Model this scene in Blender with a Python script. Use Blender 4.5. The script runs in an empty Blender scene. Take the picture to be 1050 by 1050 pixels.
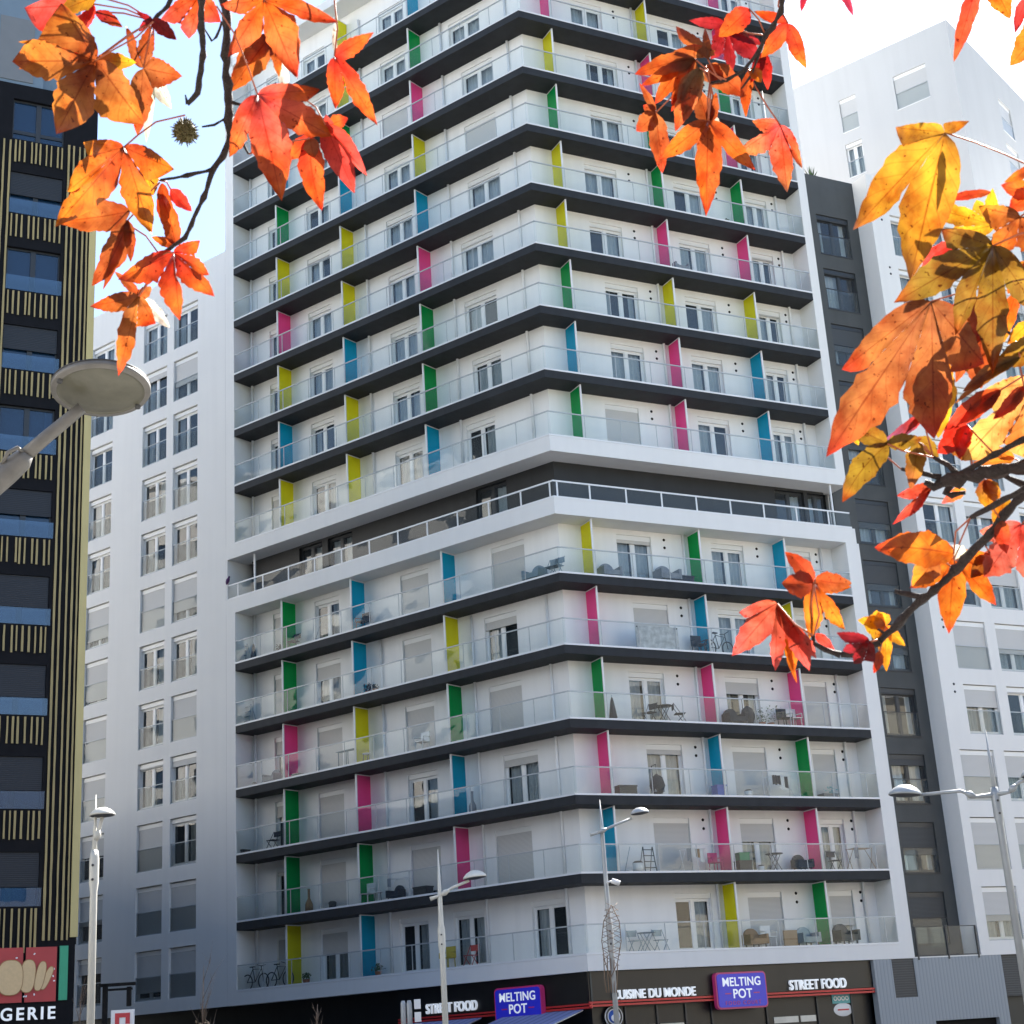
import bpy, math, random
from mathutils import Vector, Matrix, noise
R = math.radians
rnd = random.Random(7)
col = bpy.context.scene.collection
sc = bpy.context.scene

# ------------------------------------------------------------------ survey of the place (metres, ground z = 0)
YAW, PITCH, ROLL, FPX = 0.473710529, 0.325426024, -0.0633680222, 1636.01329
CAM = Vector((-27.92867627, -50.88730751, 1.60473663))
def cam_axes():
    f = Vector((math.sin(YAW)*math.cos(PITCH), math.cos(YAW)*math.cos(PITCH), math.sin(PITCH)))
    r = Vector((math.cos(YAW), -math.sin(YAW), 0)); u = r.cross(f)
    c, s = math.cos(ROLL), math.sin(ROLL)
    return (r*c+u*s), (u*c-r*s), f
CR, CU, CF = cam_axes()
def ray(x, y): return (CR*((x-525)/FPX) - CU*((y-525)/FPX) + CF).normalized()
def at(x, y, dist): return CAM + ray(x, y)*dist
def pixy(P):
    q = P-CAM; return 525+FPX*q.dot(CR)/q.dot(CF), 525-FPX*q.dot(CU)/q.dot(CF)
TH = -0.435764436
dL = Vector((math.sin(TH), math.cos(TH), 0)); nL = Vector((-math.cos(TH), math.sin(TH), 0))
PHI = math.atan2(-dL.y, -dL.x)            # turn of the long face: its local x runs towards the corner
def onR(x, y, d=0.):
    r = ray(x, y); k = (d-CAM.y)/r.y; P = CAM+r*k; return P.x, P.z
def onL(x, y, d=0.):                      # local x of the long face (negative), z
    r = ray(x, y); k = (-nL*d-CAM).dot(nL)/r.dot(nL); P = CAM+r*k; return -P.dot(dL), P.z

# ------------------------------------------------------------------ helpers
class MB:
    def __init__(s): s.v=[]; s.f=[]; s.sm=[]; s.c=None; s.uv=None
    def quad(s, a, b, c, d, smooth=False):
        n=len(s.v); s.v += [tuple(a),tuple(b),tuple(c),tuple(d)]; s.f.append((n,n+1,n+2,n+3)); s.sm.append(smooth); return s
    def box(s, x0,x1,y0,y1,z0,z1):
        n=len(s.v)
        s.v += [(x0,y0,z0),(x1,y0,z0),(x1,y1,z0),(x0,y1,z0),(x0,y0,z1),(x1,y0,z1),(x1,y1,z1),(x0,y1,z1)]
        s.f += [(n,n+3,n+2,n+1),(n+4,n+5,n+6,n+7),(n,n+1,n+5,n+4),(n+1,n+2,n+6,n+5),(n+2,n+3,n+7,n+6),(n+3,n,n+4,n+7)]
        s.sm += [False]*6; return s
    def prism(s, poly, z0, z1):
        n=len(s.v); k=len(poly)
        s.v += [(p[0],p[1],z0) for p in poly]+[(p[0],p[1],z1) for p in poly]
        s.f += [tuple(range(n+k-1,n-1,-1)), tuple(range(n+k,n+2*k))]; s.sm += [False,False]
        for i in range(k):
            j=(i+1)%k; s.f.append((n+i,n+j,n+k+j,n+k+i)); s.sm.append(False)
        return s
    def tube(s, pts, rad, n=8, cap=True, rough=0.):
        pts=[Vector(p) for p in pts]
        if not isinstance(rad,(list,tuple)): rad=[rad]*len(pts)
        m=len(s.v); up=Vector((.31,.17,.93)).normalized(); prev=None
        for i,p in enumerate(pts):
            t=(pts[min(i+1,len(pts)-1)]-pts[max(i-1,0)]).normalized()
            a=(prev-t*prev.dot(t)) if prev else t.cross(up if abs(t.dot(up))<.95 else Vector((1,0,0)))
            a.normalize(); prev=a; b=t.cross(a)
            for k in range(n):
                w=2*math.pi*k/n; q=p+(a*math.cos(w)+b*math.sin(w))*rad[i]
                if rough: q+= (a*math.cos(w)+b*math.sin(w))*rad[i]*rough*noise.noise(q*(1.1/max(rad[i],1e-4)))
                s.v.append(tuple(q))
        for i in range(len(pts)-1):
            for k in range(n):
                k2=(k+1)%n; s.f.append((m+i*n+k,m+i*n+k2,m+(i+1)*n+k2,m+(i+1)*n+k)); s.sm.append(True)
        if cap:
            s.f.append(tuple(range(m+n-1,m-1,-1))); e=m+(len(pts)-1)*n; s.f.append(tuple(range(e,e+n))); s.sm += [False,False]
        return s
    def lathe(s, prof, c=(0,0,0), n=20, axis=None):
        m=len(s.v); c=Vector(c); q=Vector((0,0,1)).rotation_difference(Vector(axis)) if axis is not None else None
        for (r,z) in prof:
            for k in range(n):
                w=2*math.pi*k/n; p=Vector((r*math.cos(w),r*math.sin(w),z))
                if q: p=q@p
                s.v.append(tuple(p+c))
        for i in range(len(prof)-1):
            for k in range(n):
                k2=(k+1)%n; s.f.append((m+i*n+k,m+i*n+k2,m+(i+1)*n+k2,m+(i+1)*n+k)); s.sm.append(True)
        return s
    def disc(s, c, r, axis, n=24):
        m=len(s.v); q=Vector((0,0,1)).rotation_difference(Vector(axis)); c=Vector(c)
        for k in range(n):
            w=2*math.pi*k/n; s.v.append(tuple(c+q@Vector((r*math.cos(w),r*math.sin(w),0))))
        s.f.append(tuple(range(m,m+n))); s.sm.append(False); return s
    def shift(s, d):
        s.v=[(x-d[0],y-d[1],z-d[2]) for x,y,z in s.v]; return s
    def mesh(s, name, mat):
        me=bpy.data.meshes.new(name); me.from_pydata(s.v,[],s.f); me.update()
        me.polygons.foreach_set('use_smooth', s.sm)
        if s.c:
            a=me.color_attributes.new('Col','FLOAT_COLOR','POINT'); a.data.foreach_set('color',[x for q in s.c for x in q])
        if s.uv:
            a=me.attributes.new('ts','FLOAT2','POINT'); a.data.foreach_set('vector',[x for q in s.uv for x in q])
        if mat: me.materials.append(mat)
        return me
    def build(s, name, mat, parent=None, loc=(0,0,0), rz=0.):
        return link(name, s.mesh(name,mat), parent, loc, rz)
def link(name, data, parent=None, loc=(0,0,0), rz=0.):
    o=bpy.data.objects.new(name,data); col.objects.link(o); o.location=loc
    if rz: o.rotation_euler=(0,0,rz)
    if parent: o.parent=parent
    return o
def tag(o, label, cat, group=None, kind=None):
    if label: o['label']=label
    if cat: o['category']=cat
    if group: o['group']=group
    if kind: o['kind']=kind
    return o
def thing(name, loc, label, cat, group=None, rz=0.):
    return tag(link(name,None,None,loc,rz), label, cat, group)
def struct(name, mb, mat):
    o=mb.build(name,mat); o['kind']='structure'; return o

# ------------------------------------------------------------------ materials
M={}
def nodes(name):
    m=bpy.data.materials.new(name); m.use_nodes=True; nt=m.node_tree; nt.nodes.clear()
    out=nt.nodes.new('ShaderNodeOutputMaterial'); M[name]=m
    return m,nt,out
def mat(name, c, rough=.6, metal=0., var=.08, scale=3., bump=0., bscale=40., streak=0., spec=.5, aniso=None):
    m,nt,out=nodes(name); N=nt.nodes.new; L=nt.links.new
    b=N('ShaderNodeBsdfPrincipled'); b.inputs['Roughness'].default_value=rough; b.inputs['Metallic'].default_value=metal
    b.inputs['Specular IOR Level'].default_value=spec
    tc=N('ShaderNodeTexCoord'); no=N('ShaderNodeTexNoise'); no.inputs['Scale'].default_value=scale; no.inputs['Detail'].default_value=6
    L(tc.outputs['Object'],no.inputs['Vector'])
    mx=N('ShaderNodeMix'); mx.data_type='RGBA'; mx.inputs[6].default_value=tuple(x*(1-var) for x in c)+(1,); mx.inputs[7].default_value=tuple(min(1,x*(1+var)) for x in c)+(1,)
    L(no.outputs['Fac'],mx.inputs[0]); src=mx.outputs[2]
    if streak:
        mp=N('ShaderNodeMapping'); mp.inputs['Scale'].default_value=(2.4,2.4,.13); n2=N('ShaderNodeTexNoise'); n2.inputs['Scale'].default_value=1.0; n2.inputs['Detail'].default_value=2.2
        L(tc.outputs['Object'],mp.inputs[0]); L(mp.outputs[0],n2.inputs['Vector'])
        rp=N('ShaderNodeValToRGB'); rp.color_ramp.elements[0].position=.30; rp.color_ramp.elements[0].color=(1-streak,)*3+(1,); rp.color_ramp.elements[1].position=.58; rp.color_ramp.elements[1].color=(1,1,1,1)
        L(n2.outputs['Fac'],rp.inputs[0]); m2=N('ShaderNodeMix'); m2.data_type='RGBA'; m2.blend_type='MULTIPLY'; m2.inputs[0].default_value=1
        L(src,m2.inputs[6]); L(rp.outputs[0],m2.inputs[7]); src=m2.outputs[2]
    L(src,b.inputs['Base Color'])
    if bump:
        n3=N('ShaderNodeTexNoise'); n3.inputs['Scale'].default_value=bscale; n3.inputs['Detail'].default_value=4; L(tc.outputs['Object'],n3.inputs['Vector'])
        bu=N('ShaderNodeBump'); bu.inputs['Strength'].default_value=bump; bu.inputs['Distance'].default_value=.02; L(n3.outputs['Fac'],bu.inputs['Height']); L(bu.outputs[0],b.inputs['Normal'])
    L(b.outputs[0],out.inputs[0]); return m
def glass(name, tint=(.86,.92,.93), milk=.06, ior=1.5, rough=.0, milkc=(.7,.75,.78), boost=1.):
    m,nt,out=nodes(name); N=nt.nodes.new; L=nt.links.new
    t=N('ShaderNodeBsdfTransparent'); t.inputs[0].default_value=tint+(1,)
    d=N('ShaderNodeBsdfDiffuse'); d.inputs[0].default_value=milkc+(1,)
    g=N('ShaderNodeBsdfGlossy'); g.inputs['Roughness'].default_value=rough; g.inputs[0].default_value=(1,1,1,1)
    a=N('ShaderNodeMixShader'); a.inputs[0].default_value=milk; L(t.outputs[0],a.inputs[1]); L(d.outputs[0],a.inputs[2])
    fr=N('ShaderNodeFresnel'); fr.inputs[0].default_value=ior
    tc=N('ShaderNodeTexCoord'); no=N('ShaderNodeTexNoise'); no.inputs['Scale'].default_value=.7; L(tc.outputs['Object'],no.inputs['Vector'])
    bu=N('ShaderNodeBump'); bu.inputs['Strength'].default_value=.15; bu.inputs['Distance'].default_value=.02; L(no.outputs['Fac'],bu.inputs['Height']); L(bu.outputs[0],g.inputs['Normal'])
    mu=N('ShaderNodeMath'); mu.operation='MULTIPLY'; mu.inputs[1].default_value=boost; mu.use_clamp=True; L(fr.outputs[0],mu.inputs[0])
    b=N('ShaderNodeMixShader'); L(mu.outputs[0],b.inputs[0]); L(a.outputs[0],b.inputs[1]); L(g.outputs[0],b.inputs[2])
    L(b.outputs[0],out.inputs[0]); return m
def slatmat(name, c, period, rough=.5, dark=.6, axis='Z'):
    m,nt,out=nodes(name); N=nt.nodes.new; L=nt.links.new
    b=N('ShaderNodeBsdfPrincipled'); b.inputs['Roughness'].default_value=rough
    tc=N('ShaderNodeTexCoord'); w=N('ShaderNodeTexWave'); w.bands_direction=axis; w.inputs['Scale'].default_value=.314/period
    L(tc.outputs['Object'],w.inputs['Vector'])
    rp=N('ShaderNodeValToRGB'); e=rp.color_ramp.elements; e[0].position=0; e[0].color=tuple(x*dark for x in c)+(1,); e[1].position=.25; e[1].color=c+(1,)
    L(w.outputs['Fac'],rp.inputs[0]); L(rp.outputs[0],b.inputs['Base Color'])
    bu=N('ShaderNodeBump'); bu.inputs['Strength'].default_value=.5; bu.inputs['Distance'].default_value=.01; L(w.outputs['Fac'],bu.inputs['Height']); L(bu.outputs[0],b.inputs['Normal'])
    L(b.outputs[0],out.inputs[0]); return m
def trans(name, c, t=.4, rough=.25, clear=.12):
    m,nt,out=nodes(name); N=nt.nodes.new; L=nt.links.new
    b=N('ShaderNodeBsdfPrincipled'); b.inputs['Roughness'].default_value=rough; b.inputs['Base Color'].default_value=c+(1,)
    q=N('ShaderNodeBsdfTranslucent'); q.inputs[0].default_value=c+(1,)
    x=N('ShaderNodeMixShader'); x.inputs[0].default_value=t; L(b.outputs[0],x.inputs[1]); L(q.outputs[0],x.inputs[2])
    tp=N('ShaderNodeBsdfTransparent'); tp.inputs[0].default_value=tuple(min(1,v*1.6) for v in c)+(1,)
    y=N('ShaderNodeMixShader'); y.inputs[0].default_value=clear; L(x.outputs[0],y.inputs[1]); L(tp.outputs[0],y.inputs[2])
    L(y.outputs[0],out.inputs[0]); return m
def emis(name, c, s):
    m,nt,out=nodes(name); N=nt.nodes.new; L=nt.links.new
    b=N('ShaderNodeBsdfPrincipled'); b.inputs['Base Color'].default_value=c+(1,); b.inputs['Roughness'].default_value=.3
    b.inputs['Emission Color'].default_value=c+(1,); b.inputs['Emission Strength'].default_value=s; L(b.outputs[0],out.inputs[0]); return m

mat('plaster',(.775,.765,.745),.85,var=.035,scale=.6,bump=.15,bscale=60,streak=.025)
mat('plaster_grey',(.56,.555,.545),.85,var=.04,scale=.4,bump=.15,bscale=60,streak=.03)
mat('plaster_inner',(.86,.85,.835),.85,var=.025,scale=.9,streak=.05)
mat('soffit_white',(.62,.61,.60),.85,var=.06,scale=1.2)
mat('slab_dark',(.017,.019,.023),.75,var=.35,scale=2.,bump=.2,bscale=90,streak=.3)
mat('dark_render',(.070,.074,.074),.75,var=.18,scale=1.2,bump=.25,bscale=70,streak=.1)
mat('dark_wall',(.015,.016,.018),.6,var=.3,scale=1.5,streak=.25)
mat('alu',(.46,.48,.49),.5,.15,var=.08)
mat('white_metal',(.78,.78,.78),.4,var=.03)
mat('pvc',(.82,.82,.81),.35,var=.02)
mat('dark_frame',(.03,.033,.038),.4,var=.1)
mat('interior',(.035,.035,.036),.9,var=.3,scale=.8)
slatmat('shutter',(.60,.59,.57),.045)
slatmat('shutter_dark',(.05,.055,.06),.05)
slatmat('night_shutter',(.018,.02,.025),.06)
glass('rail_glass',(.95,.985,.98),.03,1.45,0.,(.70,.78,.79),.62)
glass('clear_glass',(.93,.965,.97),.05,1.45,0.,(.6,.68,.7),.7)
glass('pane',(.78,.83,.85),.05,1.55,0.,(.4,.47,.53),1.15)
glass('sky_tint_pane',(.10,.2,.34),.40,1.55,0.,(.018,.07,.17),1.4)  # blue of the mirrored sky mixed into the pane colour
glass('sky_tint_guard',(.4,.6,.8),.35,1.55,0.,(.09,.20,.35),1.6)  # sky reflection painted in as a blue body colour
mat('curtain',(.60,.62,.63),.9,var=.12,scale=2.)
trans('yellow_panel',(.74,.70,.03),.5,.25,.2); trans('green_panel',(.008,.42,.13),.5,.25,.2); trans('pink_panel',(.88,.15,.40),.5,.25,.2); trans('cyan_panel',(.008,.44,.60),.5,.25,.2)
mat('black',(.007,.007,.008),.7,var=.2,spec=.15)
mat('shop_black',(.008,.008,.009),.4,var=.3,scale=2,streak=.3)
slatmat('grey_boards',(.29,.32,.35),.17,.6,.8,'X')
slatmat('louvre',(.05,.052,.055),.09,.5,.4)
mat('cladding_black',(.008,.008,.010),.7,var=.4,scale=3,spec=.15)
mat('blocker_brown',(.13,.12,.115),.85,var=.2,scale=1.5)  # colour of the added sky blocker behind the viewpoint
mat('batten',(.37,.29,.13),.6,var=.15,scale=1.5,streak=.12)
mat('ochre',(.55,.45,.20),.6,var=.1,scale=1.,streak=.1)
mat('grey_blue_clad',(.16,.22,.28),.55,var=.08)
mat('lamp_cream',(.72,.69,.60),.45,var=.1,scale=6,streak=.15)
mat('lamp_grey',(.40,.42,.43),.45,.2,var=.12,scale=6,streak=.15)
mat('lamp_weathered',(.17,.16,.145),.5,.1,var=.4,scale=9,bump=.15,bscale=50)
mat('lamp_glass',(.115,.11,.08),.25,var=.35,scale=7,bump=.2,bscale=14)
mat('lamp_dark',(.06,.06,.06),.5,var=.2)
mat('paving',(.22,.215,.205),.85,var=.12,scale=.8,bump=.2)
mat('asphalt',(.05,.05,.052),.9,var=.2,scale=3,bump=.3)
mat('road_paint',(.75,.75,.72),.7)
mat('bounce_pale',(.72,.70,.66),.85,var=.06,scale=.5,streak=.1)  # colour of the added block that bounces sunlight
mat('cream_wall',(.72,.63,.48),.85,var=.06,scale=.5,streak=.1)
mat('red_band',(.55,.03,.03),.4); mat('red_dark',(.22,.01,.015),.4)
emis('sign_blue',(.018,.022,.40),.10); emis('sign_pink',(.34,.025,.12),.06); emis('letter_white',(.70,.74,.78),.12)
mat('bakery_red',(.48,.06,.06),.4,var=.1); mat('bakery_green',(.05,.36,.20),.4); mat('bread',(.70,.50,.27),.6,var=.12,scale=12); mat('crust',(.40,.20,.08),.6)
mat('white_paint',(.80,.80,.80),.4); mat('teal',(.10,.40,.42),.4); mat('blue_paint',(.03,.10,.45),.4); mat('sticker_red',(.55,.04,.05),.4)
slatmat('awning_cloth',(.22,.25,.45),.35,.8,.55,'X')
mat('bark',(.026,.016,.013),.75,var=.5,scale=60,bump=.6,bscale=160)
mat('petiole',(.40,.10,.04),.5,var=.2,scale=30)
mat('twig_dry',(.20,.14,.10),.8,var=.3,scale=8)
mat('seed',(.10,.085,.025),.7,var=.5,scale=90)
mat('plant_green',(.05,.10,.03),.6,var=.4,scale=9); mat('terracotta',(.30,.12,.06),.7)
mat('plastic_white',(.75,.76,.76),.4); mat('plastic_dark',(.03,.032,.036),.5); mat('plastic_grey',(.18,.19,.20),.5); mat('cardboard',(.36,.25,.15),.85)
mat('fabric_dark',(.03,.035,.05),.9,var=.4,scale=12); mat('fabric_grey',(.25,.27,.31),.9,var=.3,scale=8); mat('fabric_pink',(.55,.05,.18),.8); mat('wood',(.28,.17,.08),.6,var=.2,scale=8)
mat('metal_dark',(.05,.055,.06),.4,.5); mat('metal_blue',(.22,.30,.36),.4,.3); mat('plastic_green',(.03,.25,.12),.5); mat('plastic_yellow',(.55,.42,.04),.5); mat('fabric_purple',(.08,.03,.10),.9); mat('plastic_red',(.45,.05,.04),.5); mat('screen_print',(.50,.50,.50),.7,var=.75,scale=4.5)

def leafmat():
    m,nt,out=nodes('leaf'); N=nt.nodes.new; L=nt.links.new
    at_=N('ShaderNodeAttribute'); at_.attribute_name='Col'; ts=N('ShaderNodeAttribute'); ts.attribute_name='ts'
    sp=N('ShaderNodeSeparateXYZ'); L(ts.outputs['Vector'],sp.inputs[0])
    tc=N('ShaderNodeTexCoord')
    no=N('ShaderNodeTexNoise'); no.inputs['Scale'].default_value=55; no.inputs['Detail'].default_value=6; L(tc.outputs['Object'],no.inputs['Vector'])
    rp=N('ShaderNodeValToRGB'); rp.color_ramp.elements[0].position=.3; rp.color_ramp.elements[0].color=(.62,.50,.42,1); rp.color_ramp.elements[1].position=.62; rp.color_ramp.elements[1].color=(1.08,1.06,1.,1)
    L(no.outputs['Fac'],rp.inputs[0])
    m1=N('ShaderNodeMix'); m1.data_type='RGBA'; m1.blend_type='MULTIPLY'; m1.inputs[0].default_value=.75; L(at_.outputs['Color'],m1.inputs[6]); L(rp.outputs[0],m1.inputs[7])
    n4=N('ShaderNodeTexNoise'); n4.inputs['Scale'].default_value=21; n4.inputs['Detail'].default_value=5; n4.inputs['Roughness'].default_value=.62; L(tc.outputs['Object'],n4.inputs['Vector'])
    r4=N('ShaderNodeValToRGB'); r4.color_ramp.elements[0].position=.36; r4.color_ramp.elements[0].color=(.70,.38,.26,1); r4.color_ramp.elements[1].position=.52; r4.color_ramp.elements[1].color=(1,1,1,1); e=r4.color_ramp.elements.new(.68); e.color=(1.15,1.32,1.1,1); L(n4.outputs['Fac'],r4.inputs[0])
    m4=N('ShaderNodeMix'); m4.data_type='RGBA'; m4.blend_type='MULTIPLY'; m4.inputs[0].default_value=.9; L(m1.outputs[2],m4.inputs[6]); L(r4.outputs[0],m4.inputs[7]); m1=m4
    # dark specks
    vo=N('ShaderNodeTexNoise'); vo.inputs['Scale'].default_value=190; vo.inputs['Detail'].default_value=2; L(tc.outputs['Object'],vo.inputs['Vector'])
    r2=N('ShaderNodeValToRGB'); r2.color_ramp.elements[0].position=.66; r2.color_ramp.elements[0].color=(1,1,1,1); r2.color_ramp.elements[1].position=.71; r2.color_ramp.elements[1].color=(.35,.2,.15,1); L(vo.outputs['Fac'],r2.inputs[0])
    m2=N('ShaderNodeMix'); m2.data_type='RGBA'; m2.blend_type='MULTIPLY'; m2.inputs[0].default_value=1; L(m1.outputs[2],m2.inputs[6]); L(r2.outputs[0],m2.inputs[7])
    # midrib and side veins from (t, s)
    ab=N('ShaderNodeMath'); ab.operation='ABSOLUTE'; L(sp.outputs[1],ab.inputs[0])
    lt=N('ShaderNodeMapRange'); lt.inputs[1].default_value=.015; lt.inputs[2].default_value=.06; L(ab.outputs[0],lt.inputs[0])
    mu=N('ShaderNodeMath'); mu.operation='MULTIPLY_ADD'; mu.inputs[1].default_value=-.22; L(ab.outputs[0],mu.inputs[0]); L(sp.outputs[0],mu.inputs[2])
    fr=N('ShaderNodeMath'); fr.operation='MULTIPLY'; fr.inputs[1].default_value=7.; L(mu.outputs[0],fr.inputs[0])
    pp=N('ShaderNodeMath'); pp.operation='PINGPONG'; pp.inputs[1].default_value=.5; L(fr.outputs[0],pp.inputs[0])
    l2=N('ShaderNodeMapRange'); l2.inputs[1].default_value=.02; l2.inputs[2].default_value=.07; l2.inputs[3].default_value=.55; L(pp.outputs[0],l2.inputs[0])
    mn=N('ShaderNodeMath'); mn.operation='MINIMUM'; L(lt.outputs[0],mn.inputs[0]); L(l2.outputs[0],mn.inputs[1])
    vr=N('ShaderNodeMapRange'); vr.inputs[3].default_value=.5; L(mn.outputs[0],vr.inputs[0])
    vm=N('ShaderNodeMix'); vm.data_type='RGBA'; vm.inputs[6].default_value=(.62,.42,.36,1); vm.inputs[7].default_value=(1,1,1,1); L(mn.outputs[0],vm.inputs[0])
    m3=N('ShaderNodeMix'); m3.data_type='RGBA'; m3.blend_type='MULTIPLY'; m3.inputs[0].default_value=1; L(m2.outputs[2],m3.inputs[6]); L(vm.outputs[2],m3.inputs[7])
    b=N('ShaderNodeBsdfPrincipled'); b.inputs['Roughness'].default_value=.38; L(m3.outputs[2],b.inputs['Base Color'])
    bu=N('ShaderNodeBump'); bu.inputs['Strength'].default_value=.35; bu.inputs['Distance'].default_value=.002; L(no.outputs['Fac'],bu.inputs['Height']); L(bu.outputs[0],b.inputs['Normal'])
    t=N('ShaderNodeBsdfTranslucent'); g=N('ShaderNodeHueSaturation'); g.inputs['Saturation'].default_value=1.0; g.inputs['Value'].default_value=1.2; L(m3.outputs[2],g.inputs['Color']); L(g.outputs[0],t.inputs[0])
    x=N('ShaderNodeMixShader'); x.inputs[0].default_value=.72; L(b.outputs[0],x.inputs[1]); L(t.outputs[0],x.inputs[2])
    L(x.outputs[0],out.inputs[0])
leafmat()
# ------------------------------------------------------------------ ground
struct('ground', MB().quad((-400,-400,-.02),(500,-400,-.02),(500,500,-.02),(-400,500,-.02)), M['paving'])
rd=MB()
rd.quad((-300,-36,-.012),(300,-36,-.012),(300,-20,-.012),(-300,-20,-.012)); struct('road', rd, M['asphalt'])
kb=MB().box(-300,300,-36.2,-36,-.05,.10).box(-300,300,-20,-19.8,-.05,.10); struct('kerb', kb, M['paving'])
mk=MB()
for i in range(-40,40): mk.quad((i*6,-28.1,-.008),(i*6+3,-28.1,-.008),(i*6+3,-27.95,-.008),(i*6,-27.95,-.008))
struct('road_marking', mk, M['road_paint'])

# ------------------------------------------------------------------ windows
W=1.05; BASE=lambda k: 4.65+(14-k)*2.8
_cache={}
def cached(key, fn):
    if key not in _cache: _cache[key]=fn()
    return _cache[key]
def frame_mesh(w,h,m,box):
    def f():
        b=MB(); t=.06; top=h-box
        b.box(0,t,.15,.22,0,top).box(w-t,w,.15,.22,0,top).box(t,w-t,.15,.22,top-t,top).box(t,w-t,.15,.22,0,.08)
        b.box(w/2-.065,w/2+.065,.142,.215,.08,top-t)
        for x0,x1 in ((t,w/2-.065),(w/2+.065,w-t)):                      # sash borders
            b.box(x0,x0+.045,.16,.20,.08,top-t).box(x1-.045,x1,.16,.20,.08,top-t).box(x0+.045,x1-.045,.16,.20,top-t-.05,top-t).box(x0+.045,x1-.045,.16,.20,.08,.15)
        if box: b.box(0.002,w-.002,.06,.24,top,h-.002)
        b.box(-.02,w+.02,-.025,.15,-.035,-.003)                       # sill
        return b.mesh('window',M[m])
    return cached(('fr',round(w,2),h,m,box),f)
def pane_mesh(w,h,m,box):
    def f():
        b=MB(); z1=h-box-.1
        for x0,x1 in ((.105,w/2-.11),(w/2+.11,w-.105)): b.quad((x0,.18,.15),(x1,.18,.15),(x1,.18,z1),(x0,.18,z1))
        return b.mesh('pane',M[m])
    return cached(('pa',round(w,2),h,m,box),f)
def shutter_mesh(w,h,frac,m):
    def f():
        b=MB(); b.box(.012,w-.012,.075,.10,h-h*frac+.001,h-.003); b.box(.012,w-.012,.065,.108,h-h*frac-.04,h-h*frac); return b.mesh('shutter',M[m])
    return cached(('sh',round(w,2),h,frac,m),f)
def curtain_mesh(w,h,v):
    def f():
        b=MB(); r=random.Random(v*31+5)
        spans={0:[(.05,.95)],1:[(.05,.42),(.60,.96)],2:[(.04,.50)],3:[(.55,.96)],4:[(.05,.25),(.78,.96)]}[v]
        for a,c in spans:
            n=int((c-a)*w/.03); pr=None; ph=r.random()*6
            for i in range(n+1):
                x=(a+(c-a)*i/n)*w; y=.34+.035*math.sin(i*.9+ph)+.02*math.sin(i*.37+ph*2)
                if pr: b.quad((pr[0],pr[1],.05),(x,y,.05),(x,y,h-.12),(pr[0],pr[1],h-.12),True)
                pr=(x,y)
        return b.mesh('curtain',M['curtain'])
    return cached(('cu',round(w,2),h,v),f)
def guard_mesh(w,hh,gm='clear_glass',fm='alu'):
    return cached(('gu',round(w,2),hh,gm),lambda: MB().quad((.01,.02,.04),(w-.01,.02,.04),(w-.01,.02,hh),(.01,.02,hh)).mesh('guard',M[gm])), \
           cached(('gr',round(w,2),hh,fm),lambda: MB().box(.004,w-.004,.0,.04,hh,hh+.035).box(.004,w-.004,.0,.04,.01,.04).box(.004,.03,.0,.04,.04,hh).box(w-.03,w-.004,.0,.04,.04,hh).mesh('guard_rail',M[fm]))
def window(parent, loc, rz, w, h=2.12, shut=0., cur=None, fm='pvc', sm='shutter', guard=0., box=.19, pm='pane'):
    o=link('window',frame_mesh(w,h,fm,box),parent,loc,rz)
    if shut<.97: link('pane',pane_mesh(w,h,pm,box),o)
    if shut>.04: link('shutter',shutter_mesh(w,h,round(shut,2),sm),o)
    if shut<.9:
        cur=rnd.choice([0,1,1,2,3,4,0]) if cur is None else cur
        if cur>=0: link('curtain',curtain_mesh(w,h,cur),o)
    if guard:
        a,b=guard_mesh(w,guard,'clear_glass','alu' if fm=='pvc' else 'dark_frame'); g=link('guard',a,o); link('guard_rail',b,o)
    return o
def wall(mb, x0,x1,z0,z1,y,holes=(),rev=.2,t=0.):
    xs=sorted({x0,x1}|{min(max(v,x0),x1) for h in holes for v in h[:2]}); zs=sorted({z0,z1}|{min(max(v,z0),z1) for h in holes for v in h[2:]})
    for i in range(len(zs)-1):
        run=None
        for j in range(len(xs)-1):
            cx=(xs[j]+xs[j+1])/2; cz=(zs[i]+zs[i+1])/2
            solid=not any(h[0]<cx<h[1] and h[2]<cz<h[3] for h in holes)
            if solid and run is None: run=xs[j]
            if run is not None and (not solid or j==len(xs)-2):
                e=xs[j] if not solid else xs[j+1]
                mb.quad((run,y,zs[i]),(e,y,zs[i]),(e,y,zs[i+1]),(run,y,zs[i+1])); run=None
    for a,b,c,d in holes:
        mb.quad((a,y,c),(a,y,d),(a,y+rev,d),(a,y+rev,c)).quad((b,y,c),(b,y+rev,c),(b,y+rev,d),(b,y,d)).quad((a,y,d),(b,y,d),(b,y+rev,d),(a,y+rev,d)).quad((a,y,c),(a,y+rev,c),(b,y+rev,c),(b,y,c))
    return mb

# ------------------------------------------------------------------ the tower
tower=thing('apartment_tower',(0,0,0),'white corner tower with dark balcony slabs and colourful divider panels','apartment tower')
def LP(s,d): v=dL*s-nL*d; return (v.x,v.y)         # plan point of the long face
def RP(x,d): return (x,d)
def mitre(d): k=d/1.4221035*1.; return (.9065476*k, 1.4221035*k)
SL,SR=18.2,13.82
def band(d0,d1,sl,sr):     # plan ring along both faces
    return [LP(sl,d0),mitre(d0),RP(sr,d0),RP(sr,d1),mitre(d1),LP(sl,d1)]
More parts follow.
